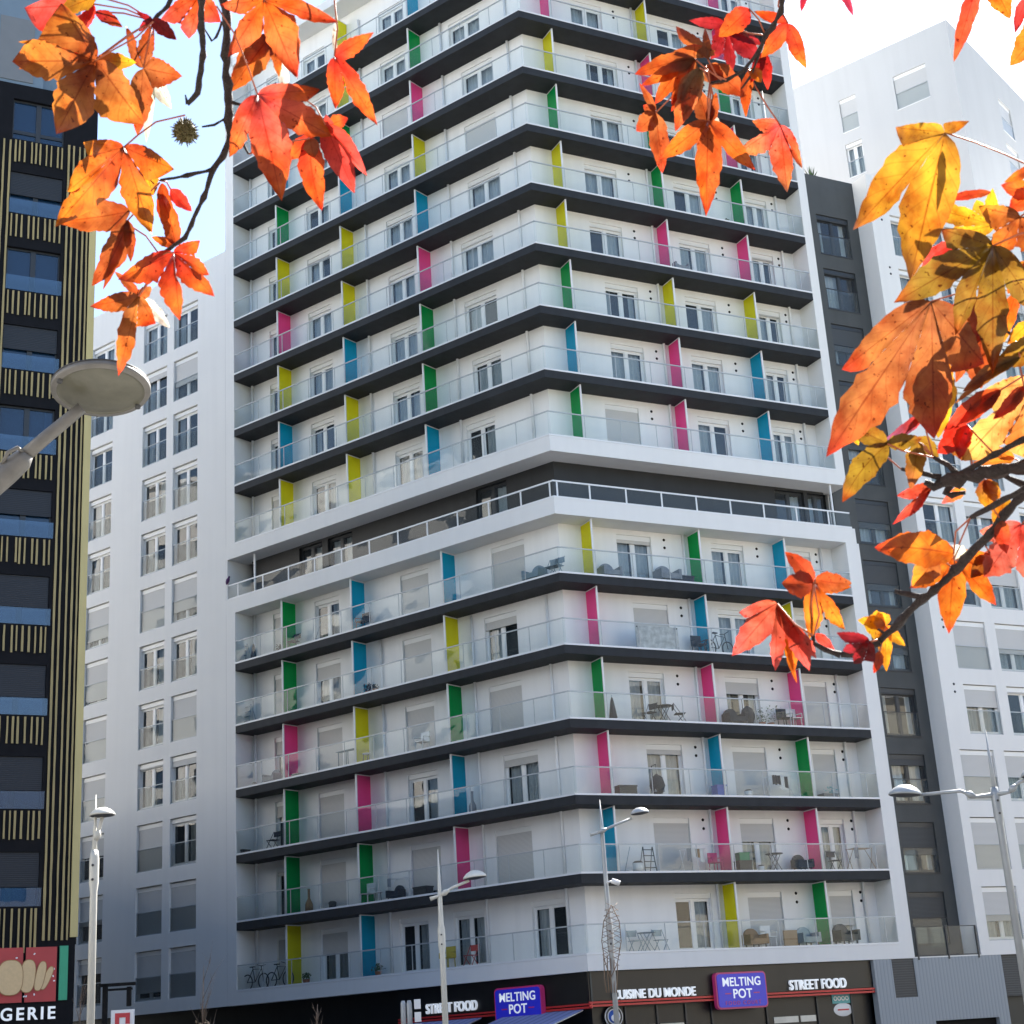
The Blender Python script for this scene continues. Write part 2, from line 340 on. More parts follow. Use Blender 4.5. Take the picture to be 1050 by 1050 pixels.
# window schedule: k -> [(local x0, width, shutter, curtain)]
A1=lambda s0,s1: (-s1,s1-s0)
colA={-1:(2.4,4.1),0:(3.0,4.8),1:(2.4,4.2),2:(2.43,4.2),3:(2.4,4.2),4:(3.0,4.77),5:(3.0,4.77),6:(2.97,4.5),7:(3.5,5.04),9:(2.4,4.1),10:(3.0,4.66),11:(2.97,4.62),12:(2.4,4.08),13:(2.93,4.7)}
shA={0:0,1:0,2:1,3:0,4:0,5:0,6:.06,7:.06,9:1,10:.22,11:.9,12:.2,13:1,-1:0}
shB={-1:0,0:0,1:.95,2:0,3:.06,4:.06,5:.06,6:.06,7:.06,9:.94,10:1,11:1,12:.06,13:.86}
shC={-1:0,0:0,1:.3,2:0,3:.1,4:.06,5:.06,6:.06,7:.06,9:.06,10:.33,11:1,12:1,13:1}
shD={-1:0,0:0,1:0,2:0,3:0,4:.05,5:.05,6:.05,7:1,9:1,10:1,11:.35,12:.3,13:.15}
Lwin={}; Rwin={}
for k in list(range(-1,8))+list(range(9,14)):
    z=BASE(k)
    Lwin[k]=[(-colA[k][1],colA[k][1]-colA[k][0],shA[k]),(-9.08,1.58,shB[k]),(-14.2,1.5,shC[k]),(-16.85,1.35,shD[k])]
Lwin[14]=[(-3.15,1.58,0),(-7.0,1.54,0),(-9.83,1.53,0),(-14.22,1.52,.45),(-16.85,1.35,1)]
R1={-1:3.77,0:3.22,1:3.77,2:3.77,3:3.23,4:3.24,5:3.76,6:3.77,7:3.25,9:3.26,10:3.76,11:3.28,12:3.8,13:3.82,14:4.48}
rs1={-1:0,0:0,1:0,2:0,3:0,4:.06,5:.06,6:.06,7:.86,9:.14,10:1,11:.05,12:.16,13:1,14:0}
rs2={-1:0,0:0,1:0,2:0,3:.06,4:.06,5:.06,6:.06,7:.06,9:.05,10:.05,11:.3,12:1,13:.4,14:1}
rs3={-1:0,0:0,1:0,2:0,3:0,4:.1,5:.1,6:.05,7:.05,9:.9,10:1,11:1,12:1,13:0,14:.6}
for k in R1:
    Rwin[k]=[(R1[k],1.6,rs1[k]),(7.72,1.58,rs2[k]),(11.55,1.15,rs3[k])]
Lwin[8]=[(-4.71,1.6,0),(-13.3,1.5,0),(-15.1,1.45,0)]; Rwin[8]=[(11.25,1.5,0),(12.95,.95,0)]
WH=2.12
def tower_wall(wins,x0,x1,name,rz):
    up=MB(); dk=MB()
    for k,ws in wins.items():
        z=BASE(k); zt=z+2.8-.33
        if k==9: zt=21.02
        if k==-1: zt=49.75
        if k==8:
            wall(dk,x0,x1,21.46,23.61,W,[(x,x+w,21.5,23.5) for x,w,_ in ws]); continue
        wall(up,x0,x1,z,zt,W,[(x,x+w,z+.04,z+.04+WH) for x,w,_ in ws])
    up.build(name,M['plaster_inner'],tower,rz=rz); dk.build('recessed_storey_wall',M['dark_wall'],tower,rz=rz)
mi=mitre(W)[0]
tower_wall(Lwin,-SL,-.669,'facade_wall',PHI)
tower_wall(Rwin,.669,SR,'facade_wall',0)
top_windows=[]
for wins,rz in ((Lwin,PHI),(Rwin,0.)):
    c,s=math.cos(rz),math.sin(rz)
    for k,ws in wins.items():
        for (x,w,sh) in ws:
            z=BASE(k)+.04; fm,sm='pvc','shutter'; h=WH
            if k==8: z=21.5; h=2.0; fm='dark_frame'
            wx,wy=c*x-s*W, s*x+c*W
            window(tower,(wx,wy,z),rz,w,h,sh,fm=fm,box=.19 if k!=8 else 0)
# slabs
for k in list(range(-1,7))+list(range(10,14)):
    z=BASE(k); MB().prism(band(0,W+.2,SL-.004,SR-.004),z-.33,z-.004).build('balcony_slab',M['slab_dark'],tower)
k9=BASE(9); MB().prism(band(0,W+.2,SL-.004,SR-.004),k9-.33,k9-.004).build('balcony_slab',M['slab_dark'],tower)
# white bands (frames of the two blocks)
MB().prism(band(-.003,W+.2,18.79,14.27),23.61,24.245).build('frame_band',M['plaster'],tower)
MB().prism(band(-.003,W+.2,18.79,14.40),21.02,21.68).build('frame_band',M['plaster'],tower)
MB().prism(band(-.002,W+.4,18.79,14.5),4.1,4.645).build('frame_band',M['plaster'],tower)
# end pillars
def pil(a0,a1,z0,z1,left,d1=W+.2):
    b=MB()
    if left: b.prism([LP(a0,0),LP(a1,0),LP(a1,d1),LP(a0,d1)][::-1],z0,z1)
    else: b.prism([RP(a0,0),RP(a1,0),RP(a1,d1),RP(a0,d1)],z0,z1)
    b.build('end_pillar',M['plaster'],tower)
pil(18.2,18.79,4.645,21.02,True); pil(18.2,18.79,24.245,51,True); pil(13.82,14.5,4.645,21.02,False); pil(13.82,14.27,24.245,51,False)
# left side wall of the recessed storey
MB().prism([LP(18.70,.002),LP(18.79,.002),LP(18.79,W+.2),LP(18.70,W+.2)][::-1],21.68,23.61).build('side_wall',M['plaster'],tower)
MB().prism([RP(13.45,.12),RP(13.52,.12),RP(13.52,.19),RP(13.45,.19)],21.68,23.61).build('support_post',M['white_metal'],tower)
MB().prism([LP(17.2,.3),LP(17.27,.3),LP(17.27,.37),LP(17.2,.37)],21.68,23.61).build('support_post',M['white_metal'],tower)
# core and roof
core=[mitre(2.2),RP(14.2,2.2),RP(14.2,18),(2,26),LP(18.75,14),LP(18.75,2.2)]
MB().prism(core,0,50.2).build('inner_core',M['interior'],tower)
MB().prism([LP(18.79,0),mitre(-.0),RP(14.27,0),RP(14.27,18),(2,26),LP(18.79,14)],49.75,50.25).build('roof',M['plaster'],tower)
MB().prism([LP(18.79,1.25),LP(18.79,14),LP(18.72,14),LP(18.72,1.25)],4.6,49.74).build('flank_wall',M['plaster'],tower)
MB().prism([RP(14.2,1.25),RP(14.27,1.25),RP(14.27,18),RP(14.2,18)],4.6,49.74).build('flank_wall',M['plaster'],tower)
# railings
def railing(k,left):
    z=BASE(k); zt=1.05; d=.05
    if k==8: z=21.68; zt=.70
    if left: x0,x1,rz=-SL+.01,-.01,PHI
    else: x0,x1,rz=.01,SR-.01,0.
    if k==8: x0,x1=(-18.66,-.02) if left else (.02,14.25)
    js=sorted([x0,x1]+[q for q in ((-1.66*i if left else 1.66*i) for i in range(1,12)) if x0+.2<q<x1-.2]); gm_=MB(); jr=random.Random(k*7+left)
    for q in js:       # one glass sheet per bay, each a hair out of line with the next
        gm_.v += [(q,d+jr.uniform(-.006,.006),z+.07),(q,d+jr.uniform(-.009,.009),z+zt-.03)]
    for i in range(len(js)-1): gm_.f.append((2*i,2*i+2,2*i+3,2*i+1)); gm_.sm.append(False)
    g=gm_.build('balcony_railing',M['rail_glass'],tower,rz=rz)
    e0,e1=(x0,x1+.008) if left else (x0-.008,x1)
    p=MB().box(e0,e1,d-.02,d+.02,z+zt-.03,z+zt+(.012 if k!=8 else .03))
    xs=[1.66*i for i in range(1,11)] if k!=8 else [.2]+[1.64*i for i in range(1,12)]
    hw=.012 if k!=8 else .032
    for x in xs:
        x=-x if left else x
        if x0<x<x1: p.box(x-hw,x+hw,d-.012,d+.012,z+.07,z+zt-.03)
    p.build('railing_frame',M['alu' if k!=8 else 'white_metal'],g)
    MB().box(e0,e1,d-.05-.012,d+.03,z,z+.07).build('base_profile',M['white_metal'],g)
for k in range(-1,15):
    railing(k,True); railing(k,False)
# coloured dividers
YL,GR,PK,CY='yellow_panel','green_panel','pink_panel','cyan_panel'
DIV_L={15.42:{0:PK,1:CY,2:GR,3:YL,4:PK,5:YL,6:CY,7:YL,9:GR,10:GR,11:PK,12:GR,13:GR,14:YL},
       11.18:{-1:YL,0:YL,1:GR,2:CY,3:YL,4:YL,5:CY,6:YL,7:YL,9:CY,10:CY,11:YL,12:PK,13:GR,14:CY},
       6.55:{-1:CY,0:GR,1:PK,2:YL,3:CY,4:PK,5:GR,6:GR,7:CY},6.04:{9:CY,10:YL,11:GR,12:CY,13:PK}}
DIV_R={1.69:{0:PK,1:YL,2:GR,3:YL,4:YL,5:GR,6:CY,7:GR,9:YL,10:PK,11:GR,12:PK,13:CY},
       6.64:{-1:CY,0:YL,1:PK,2:GR,3:GR,4:PK,5:YL,6:PK,7:PK,9:GR,10:CY,11:PK,12:CY,13:PK,14:YL},
       10.8:{-1:PK,0:PK,1:GR,2:PK,3:GR,4:PK,5:YL,6:CY,7:CY,9:CY,10:YL,11:PK,12:GR,13:PK,14:GR}}
def divider(x,k,m,rz):
    z=BASE(k); zt=z+2.8-.33-.01
    if k==9: zt=21.01
    if k==-1: zt=z+2.6
    p=MB().box(x-.015,x+.015,.26,W-.004,z+.03,zt-.04).build('divider_panel',M[m],tower,rz=rz)
    MB().box(x-.03,x+.03,.20,.26,z+.01,zt).box(x-.02,x+.02,.26,W-.004,zt-.04,zt).build('panel_frame',M['white_metal'],p)
for x,d in DIV_L.items():
    for k,m in d.items(): divider(-x,k,m,PHI)
for x,d in DIV_R.items():
    for k,m in d.items(): divider(x,k,m,0.)
# downpipes
def pipe(x,k0,k1,rz):
    z0=BASE(k1); z1=BASE(k0)+2.4
    MB().tube([(x,W-.07,z0),(x,W-.07,z1)],.058,10).build('downpipe',M['white_metal'],tower,rz=rz)
for x,k0,k1 in ((-1.48,-1,7),(-10.32,-1,7),(-5.25,-1,7),(-18.02,-1,7),(-1.45,10,14),(-5.25,10,14),(-10.25,10,14),(-18.0,9,14)): pipe(x,k0,k1,PHI)
for x,k0,k1 in ((6.36,-1,7),(13.2,-1,7),(6.36,9,14),(13.2,9,14)): pipe(x,k0,k1,0.)
for k in R1:
    z=BASE(k)
    for x in (R1[k]+1.6+.62, 9.3+.68, 13.2-.12 if k>9 else 13.0):
        if x<6.3 or x>6.9:
            for dz in (2.09,1.76):
                MB().lathe([(.060,0),(.056,.014),(0,.014)],(x,W,z+dz),10,(0,-1,0)).build('air_vent',M['black'],tower)
# ------------------------------------------------------------------ shop storey (dark glazed base of the tower)
sh=MB()
sh.prism([LP(34,.45),LP(0,.45),mitre(.45),RP(12.45,.45),RP(12.45,1.2),mitre(1.2),LP(34,1.2)][0:1]+[mitre(.45),RP(12.45,.45),RP(12.45,1.2),mitre(1.2),LP(34,1.2)],0,4.1)
sh.build('shop_storey',M['shop_black'],tower)
def fascia(left,x0,x1,z0,z1,y0,y1,m,name):
    return MB().box(x0,x1,y0,y1,z0,z1).build(name,M[m],tower,rz=PHI if left else 0.)
fascia(True,-9.2,-.06,3.04,4.095,.16,.44,'shop_black','fascia_board'); fascia(False,.06,12.44,3.10,4.095,.16,.44,'shop_black','fascia_board')
fascia(True,-9.2,-.02,2.86,2.93,.09,.16,'red_band','red_trim'); fascia(True,-9.2,-.02,2.97,3.03,.09,.16,'red_band','red_trim')
fascia(False,.02,12.44,2.90,2.97,.09,.16,'red_band','red_trim'); fascia(False,.02,12.44,3.01,3.08,.09,.16,'red_band','red_trim')
for x in (1.6,2.9,4.1,5.2,7.6,9.9,11.5):
    MB().box(x-.03,x+.03,.38,.44,0,2.86).build('shop_mullion',M['dark_frame'],tower)
for x0,x1 in ((1.7,2.8),(3.0,4.0),(7.9,9.0),(9.1,9.8)):
    MB().box(x0,x1,.425,.445,2.0,2.22).build('shop_light_strip',M['lamp_cream'],tower)
# ------------------------------------------------------------------ wing: white block joined to the tower
wing=thing('white_apartment_block',LP(26,0)+(0,),'plain white apartment block with rows of deep-set windows, next to the striped dark building','apartment block')
wo=Vector(LP(26,0)+(0,))
WCOL=[(-29.12,1.82),(-24.92,1.82),(-22.6,1.8)]
WS={35.45:(0,0,0),32.65:(0,.2,.62),29.85:(.1,0,0),27.05:(0,.05,.05),24.25:(.05,0,.05),21.45:(.8,1,.75),18.65:(.9,0,.05),15.85:(1,.05,1),13.05:(1,.1,.2),10.25:(.45,1,.06),7.45:(.6,1,1),4.65:(.3,.82,1)}
# upper rows in the photograph are all open, lower rows mostly shuttered
hol=[(x,x+w,z-.02,z+2.13) for z in WS for x,w in WCOL]
wm=wall(MB(),-34,-18.795,4.1,39.45,0,hol,.24)
def wpart(mb,name,m,rz=PHI):
    c,s=math.cos(rz),math.sin(rz); ox=c*wo.x+s*wo.y; oy=-s*wo.x+c*wo.y
    mb.v=[(x-ox,y-oy,z) for x,y,z in mb.v]; return mb.build(name,M[m],wing,rz=rz)
wpart(wm,'wall','plaster')
wpart(MB().box(-34,-18.8,1.3,12,0,39.2),'core','interior'); wpart(MB().box(-34,-18.8,.01,12,39.2,39.449),'roof','plaster'); wpart(MB().box(-34.2,-34,.0,12,4.1,39.45),'end_wall','plaster')
c,s=math.cos(PHI),math.sin(PHI)
for z,st in WS.items():
    for (x,w),sh in zip(WCOL,st):
        P=Vector((c*x,s*x,z))-wo
        P+= Vector((-s*.05,c*.05,0)); P.z=z
        window(wing,P,PHI,w,2.1,sh,rnd.choice([-1,2,3,4,4,1]),guard=1.0)
# ------------------------------------------------------------------ neighbouring block: dark strip, white front, upper storey block
blk=thing('white_grey_block',(17.85,0,0),'white block with a dark recessed strip and a rotated top storey, beyond the tower','apartment block')
def bp(mb,name,m): return mb.shift((17.85,0,0)).build(name,M[m],blk)
zs=[round(4.65+2.8*i,2) for i in range(12)]
sh_=[(15.45,17.27,z+.0,z+2.05) for z in zs]
bp(wall(MB(),14.28,17.85,4.1,39.55,1.0,sh_,.2),'strip_wall','dark_render')
bp(MB().box(14.28,17.85,2.2,3.2,0,39.5),'strip_core','interior'); bp(MB().box(14.28,17.85,1.02,3.2,39.3,39.545),'strip_roof','dark_render')
SST=[.98,.62,.2,.1,.62,.62,.62,.2,.62,.62,.1,.1]
for i,z in enumerate(zs):
    window(blk,(15.45-17.85,1.0,z),0,1.82,2.04,SST[i],fm='dark_frame',sm='shutter_dark',guard=1.0)
FR={4.65:18.38,7.45:18.32,10.25:18.32,13.05:19.05,15.85:18.95,18.65:18.95,21.45:18.3,24.25:19.05,27.05:18.3,29.85:19.0,32.65:19.0,35.45:18.95}
FS={4.65:(.62,1),7.45:(1,1),10.25:(1,.5),13.05:(.42,.1),15.85:(1,.6),18.65:(.6,.45),21.45:(.1,.3),24.25:(.1,.1),27.05:(.5,.1),29.85:(.1,.1),32.65:(.1,.1),35.45:(.1,.1)}
fh=[]; fw=[]
for z in zs:
    for i in range(12):
        x=FR[z]+(0,2.4,5.6,8.0,11.2,13.6,17,19.4,22.6,25,28.2,30.6)[i]
        fh.append((x,x+1.84,z-.0,z+2.13)); fw.append((x,z,i))
bp(wall(MB(),17.85,52,4.1,39.55,0,fh,.22),'front_wall','plaster')
for x,z,i in fw:
    if i<6: window(blk,(x-17.85,.03,z),0,1.84,2.1,FS[z][i] if i<2 else rnd.choice([0,.1,.5,1]),guard=1.0)
bp(MB().box(17.849,17.85,.0,1.0,4.1,39.55),'return_wall','plaster')
bp(MB().box(17.86,52,1.3,14,0,39.3),'core','interior'); bp(MB().box(17.85,52,.01,14,39.3,39.548),'roof','plaster')
for z in zs:
    for x in (FR[z]-.5,FR[z]+5.0):
        if x>18.0:
            for dz in (2.1,1.77): bp(MB().lathe([(.058,0),(.054,.014),(0,.014)],(x,0,z+dz),10,(0,-1,0)),'air_vent','dark_frame')
# upper block
ub=at(970,20,93.0); pR=Vector((-nL.x,-nL.y,0)); upz=ub.z
def UB(a,d): v=Vector((ub.x,ub.y,0))+dL*a+pR*d; return v      # a along the sunless long face, d along the other face
TOPC=[(1.55,3.45),(5.75,6.75)]
lz=[upz-2.0-2.84*i for i in range(5)]
uw=[]
hl=[(-b,-a,z-2.08,z) for z in lz for a,b in TOPC if not(a<2 and z<lz[0]-.1)]
def rel(P): return (P.x,P.y,P.z)
m1=wall(MB(),-14,0,39.5,upz,0,hl,.2)
def place(mb,rz): # facade-local -> thing-local
    c,s=math.cos(rz),math.sin(rz); mb.v=[(c*x-s*y+ub.x-17.85, s*x+c*y+ub.y, z) for x,y,z in mb.v]; return mb
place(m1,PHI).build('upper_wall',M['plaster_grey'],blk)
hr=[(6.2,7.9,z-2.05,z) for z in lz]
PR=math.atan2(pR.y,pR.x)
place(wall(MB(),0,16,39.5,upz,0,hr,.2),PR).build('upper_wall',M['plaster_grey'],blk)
place(MB().box(.4,15.9,.6,13.8,39.4,upz-.06),PR).build('upper_core',M['interior'],blk)
place(MB().box(.01,16,.01,14,upz-.06,upz-.002),PR).build('upper_roof',M['plaster'],blk)
for a,b,z0,z1 in hl:
    c,s=math.cos(PHI),math.sin(PHI); window(blk,(c*a+ub.x-17.85,s*a+ub.y,z0),PHI,b-a,2.07,.1 if ((b-a)<1.5 and z1<lz[0]-.1) else 1.,guard=.95)
for a,b,z0,z1 in hr:
    c,s=math.cos(PR),math.sin(PR); window(blk,(c*a+ub.x-17.85,s*a+ub.y,z0),PR,b-a,2.04,1.,guard=.9)
# grey boarded ground floor with terrace railing
bp(MB().box(12.46,13.33,-.0,.3,0,4.095).box(14.41,18.86,.0,.3,1.74,4.095).box(13.33,14.41,.0,.3,0,2.66).box(14.41,15.1,.0,.3,0,1.74).box(18.3,18.86,.0,.3,0,1.74),'boarded_wall','grey_boards')
bp(MB().box(13.33,14.41,.03,.3,2.66,4.09),'dark_board','louvre')
bp(MB().box(15.1,18.3,.2,.3,0,1.74),'garage_opening','black'); bp(MB().box(18.87,20.4,.1,.4,2.5,4.09),'louvre_panel','louvre'); bp(MB().box(18.87,52,.4,.6,0,4.09),'ground_storey','shop_black')
bp(MB().box(14.52,17.84,-.0,1.0,4.097,4.14),'terrace_slab','plaster')
g=bp(MB().quad((14.62,.03,4.2),(17.72,.03,4.2),(17.72,.03,5.25),(14.62,.03,5.25)),'terrace_railing','rail_glass')
for x in (14.68,16.2,17.72): MB().box(x-17.85-.03,x-17.85+.03,-.03,.02,4.02,5.27).build('post',M['dark_frame'],g)
MB().box(14.6-17.85,17.75-17.85,.0,.05,5.25,5.28).build('top_rail',M['dark_frame'],g); MB().box(14.6-17.85,17.75-17.85,.0,.05,4.15,4.19).build('bottom_rail',M['dark_frame'],g)
# plant on the strip roof
pl=thing('agave_plant',(15.9,1.5,39.55),'small spiky agave standing on the roof edge of the dark strip','plant')
pm=MB()
for i in range(26):
    a=rnd.random()*6.28; e=rnd.uniform(.4,1.45); l=rnd.uniform(.5,.85); d=Vector((math.cos(a)*math.cos(e),math.sin(a)*math.cos(e),math.sin(e)))
    sd=d.cross(Vector((0,0,1))).normalized()*.04; n=len(pm.v)
    pm.v+=[tuple(-sd),tuple(sd),tuple(d*l*.55+sd),tuple(d*l),tuple(d*l*.55-sd)]; pm.f.append((n,n+1,n+2,n+3,n+4)); pm.sm.append(False)
pm.build('leaves',M['plant_green'],pl); MB().lathe([(0,0),(.16,0),(.2,.0),(.2,-.0)],n=12).build('pot',M['terracotta'],pl)

# ------------------------------------------------------------------ striped dark building
Yd=-2.5
dk=thing('striped_dark_building',(-20,Yd,0),'black building clad in irregular cream vertical battens, a bakery sign at its foot','building')
def dp(mb,name,m,par=None): 
    return mb.shift((-20,Yd,0)).build(name,M[m],par or dk)
XR=-18.17
topz=33.62
rows=[31.5-2.79*i for i in range(10)]     # top of each batten band = foot of each window
wins=[]
for c0,c1 in ((-20.98,-19.27),(-24.2,-22.5),(-27.4,-25.7)):
    for i,z in enumerate(rows): wins.append((c0,c1,z,z+1.55,i))
dp(wall(MB(),-75,XR,5.3,topz,Yd,[w[:4] for w in wins],.25),'cladding','cladding_black')  # unseen length beyond the view added to shade the white block's lower floors
dp(MB().box(-75,XR-.01,Yd+.9,Yd+11,0,topz-.2),'core','interior'); dp(MB().box(-75,XR-.001,Yd+.001,Yd+11,topz-.2,topz-.003),'roof','cladding_black')
dp(MB().quad((XR,Yd,5.3),(XR,Yd+11,5.3),(XR,Yd+11,topz),(XR,Yd,topz)),'side_wall','cladding_black')
bt=MB(); r2=random.Random(3)
def batten(x,w,z0,z1):
    # boards with slightly wandering edges
    n=max(2,int((z1-z0)/.45)); pts=[]
    for i in range(n+1):
        z=z0+(z1-z0)*i/n; pts.append((x-w/2+r2.uniform(-.006,.006),x+w/2+r2.uniform(-.006,.006),z))
    for a,b in zip(pts,pts[1:]):
        for fy in (-.05,):
            bt.quad((a[0],Yd+fy,a[2]),(a[1],Yd+fy,a[2]),(b[1],Yd+fy,b[2]),(b[0],Yd+fy,b[2]))
        bt.quad((a[0],Yd-.003,a[2]),(a[0],Yd-.05,a[2]),(b[0],Yd-.05,b[2]),(b[0],Yd-.003,b[2])); bt.quad((a[1],Yd-.05,a[2]),(a[1],Yd-.003,a[2]),(b[1],Yd-.003,b[2]),(b[1],Yd-.05,b[2]))
for x,w in ((-19.11,.065),(-18.95,.06),(-18.75,.05),(-18.585,.058),(-18.44,.048)):
    batten(x,w,5.42,31.6)
for x in (-21.23,-21.03,-21.5,-21.75,-21.95,-22.2): batten(x,.06,5.42,31.4)
for bx in (0,-3.22,-6.44):
    for i,z in enumerate(rows):
        for x in (-20.87,-20.74,-20.565,-20.335,-20.195,-20.035,-19.825,-19.665,-19.49,-19.33):
            jx=r2.uniform(-.025,.025); batten(x+bx+jx,r2.uniform(.042,.062),z-.88-(.42 if i==9 else 0)+r2.uniform(-.03,.03),z-.06)
dp(bt,'battens','batten')
dp(MB().box(-18.36,XR+.03,Yd-.06,Yd+.3,5.5,31.6),'corner_board','ochre')
full={0,2,4}
for c0,c1,z0,z1,i in wins:
    w=c1-c0; fr=MB()
    fr.box(c0,c0+.05,Yd+.12,Yd+.2,z0,z1).box(c1-.05,c1,Yd+.12,Yd+.2,z0,z1).box(c0+.05,c1-.05,Yd+.12,Yd+.2,z1-.06,z1).box(c0+.05,c1-.05,Yd+.12,Yd+.2,z0,z0+.06)
    cx=(c0+c1)/2; fr.box(cx-.08,cx+.08,Yd+.11,Yd+.2,z0+.06,z1-.06)
    if i==0: fr.box(c0+.05,cx-.08,Yd+.12,Yd+.2,z0+.28,z0+.40).box(cx+.08,c1-.05,Yd+.12,Yd+.2,z0+.28,z0+.40)
    o=dp(fr,'window','dark_frame')
    pn=MB().quad((c0+.05,Yd+.16,z0+.06),(cx-.08,Yd+.16,z0+.06),(cx-.08,Yd+.16,z1-.06),(c0+.05,Yd+.16,z1-.06)).quad((cx+.08,Yd+.16,z0+.06),(c1-.05,Yd+.16,z0+.06),(c1-.05,Yd+.16,z1-.06),(cx+.08,Yd+.16,z1-.06))
    dp(pn,'pane','sky_tint_pane',o)
    if i not in full: dp(MB().box(c0+.01,c1-.01,Yd+.05,Yd+.09,z0+(.55 if i in(6,7,8,9) else .72),z1-.005),'shutter','night_shutter',o)
    elif i==4: dp(MB().quad((c1-.28,Yd+.25,z0),(c1-.06,Yd+.25,z0),(c1-.06,Yd+.25,z1),(c1-.28,Yd+.25,z1)),'curtain','curtain',o)
    if i>0:
        dp(MB().quad((c0+.0,Yd-.02,z0+.0),(c1+.06,Yd-.02,z0+.0),(c1+.06,Yd-.02,z0+.52),(c0+.0,Yd-.02,z0+.52)),'guard','sky_tint_guard',o)
# set-back storeys above
dp(MB().box(-75,-18.75,Yd+.6,Yd+13,topz,41),'setback_storey','grey_blue_clad')
dp(MB().box(-32,-20.0,Yd+.25,Yd+.6,topz,37.2),'setback_panel','grey_blue_clad')
dp(MB().box(-21.5,-20.35,Yd+.22,Yd+.25,33.9,36.4),'setback_panel','plastic_grey')
dp(MB().box(-19.9,-19.35,Yd+.55,Yd+.6,34.6,36.6),'setback_window','sky_tint_pane')
# foot of the dark building
dp(MB().box(-75,XR-.0,Yd+.3,Yd+.8,0,5.3),'shop_storey','shop_black')
dp(MB().box(-24,XR-.03,Yd-.02,Yd+.3,2.9,5.32),'sign_backing','cladding_black')
bk=thing('bakery_sign',(-20,Yd-.03,3.6),'red bakery sign with a sliced loaf picture above white capital letters','sign')
def bs(mb,name,m): return mb.shift((-20,Yd-.03,3.6)).build(name,M[m],bk)
bs(MB().box(-22.4,-19.66,Yd-.08,Yd-.03,3.74,5.24).box(-19.58,-18.72,Yd-.08,Yd-.03,3.74,5.24),'red_panel','bakery_red')
bs(MB().box(-18.64,-18.40,Yd-.08,Yd-.03,3.76,5.26),'green_panel','bakery_green')
def slice_(cx,cz,rx,rz_,rot,m,dy):
    b=MB(); n=28; k=len(b.v)
    for i in range(n):
        a=6.283*i/n; u=math.copysign(abs(math.cos(a))**.75,math.cos(a))*rx; v=math.copysign(abs(math.sin(a))**.75,math.sin(a))*rz_
        x=cx+u*math.cos(rot)-v*math.sin(rot); z=cz+u*math.sin(rot)+v*math.cos(rot); b.v.append((x,Yd-.08-dy,z))
    for i in range(n): x,y,z=b.v[i]; b.v.append((x,y+.02,z))
    b.f.append(tuple(range(n))); b.sm.append(False)
    for i in range(n): j=(i+1)%n; b.f.append((i,i+n,j+n,j)); b.sm.append(False)
    return b
for j,(cx,cz,rx,rz_,rot) in enumerate(((-18.98,4.38,.085,.33,-.42),(-19.17,4.44,.12,.40,-.2),(-19.52,4.45,.2,.44,-.08),(-20.0,4.42,.34,.47,0))):
    bs(slice_(cx,cz,rx+.02,rz_+.02,rot,None,.012+.012*j),'loaf_crust','crust'); bs(slice_(cx,cz,rx,rz_,rot,None,.018+.012*j),'bread_slice','bread')
for i in range(9):
    x=rnd.uniform(-19.9,-18.8); z=rnd.choice([rnd.uniform(3.85,3.95),rnd.uniform(4.95,5.15),rnd.uniform(4.2,4.9)]); x=x if z>4.92 or z<3.98 else -18.79+rnd.uniform(-.06,.04)
    bs(slice_(x,z,.02,.03,rnd.random()*3,None,.01),'flour_speck','white_paint')
def text(name, body, size, loc, rz, m, parent=None, ext=.02, bold=.0, sx=1., sp=1., align='LEFT'):
    cu=bpy.data.curves.new(name,'FONT'); cu.body=body; cu.size=size; cu.extrude=ext; cu.offset=bold; cu.space_character=sp; cu.align_x=align
    cu.materials.append(M[m]); tmp=bpy.data.objects.new(name,cu); col.objects.link(tmp)
    me=bpy.data.meshes.new_from_object(tmp.evaluated_get(bpy.context.evaluated_depsgraph_get())); me.name=name
    bpy.data.objects.remove(tmp); bpy.data.curves.remove(cu)
    if not me.materials: me.materials.append(M[m])
    o=bpy.data.objects.new(name,me); col.objects.link(o); o.location=loc; o.rotation_euler=(R(90),0,rz); o.scale=(sx,1,1)
    if parent: o.parent=parent
    return o
text('lettering','BOULANGERIE',.47,(-18.72+20,-.09,3.27-3.6),0,'letter_white',bk,.02,.010,1.0,1.32,'RIGHT')
dp(MB().box(-75,XR-.4,Yd+11.01,Yd+33,0,13.5),'added_shade_block','cladding_black')  # unseen dark mass added to shade the foot of the white block
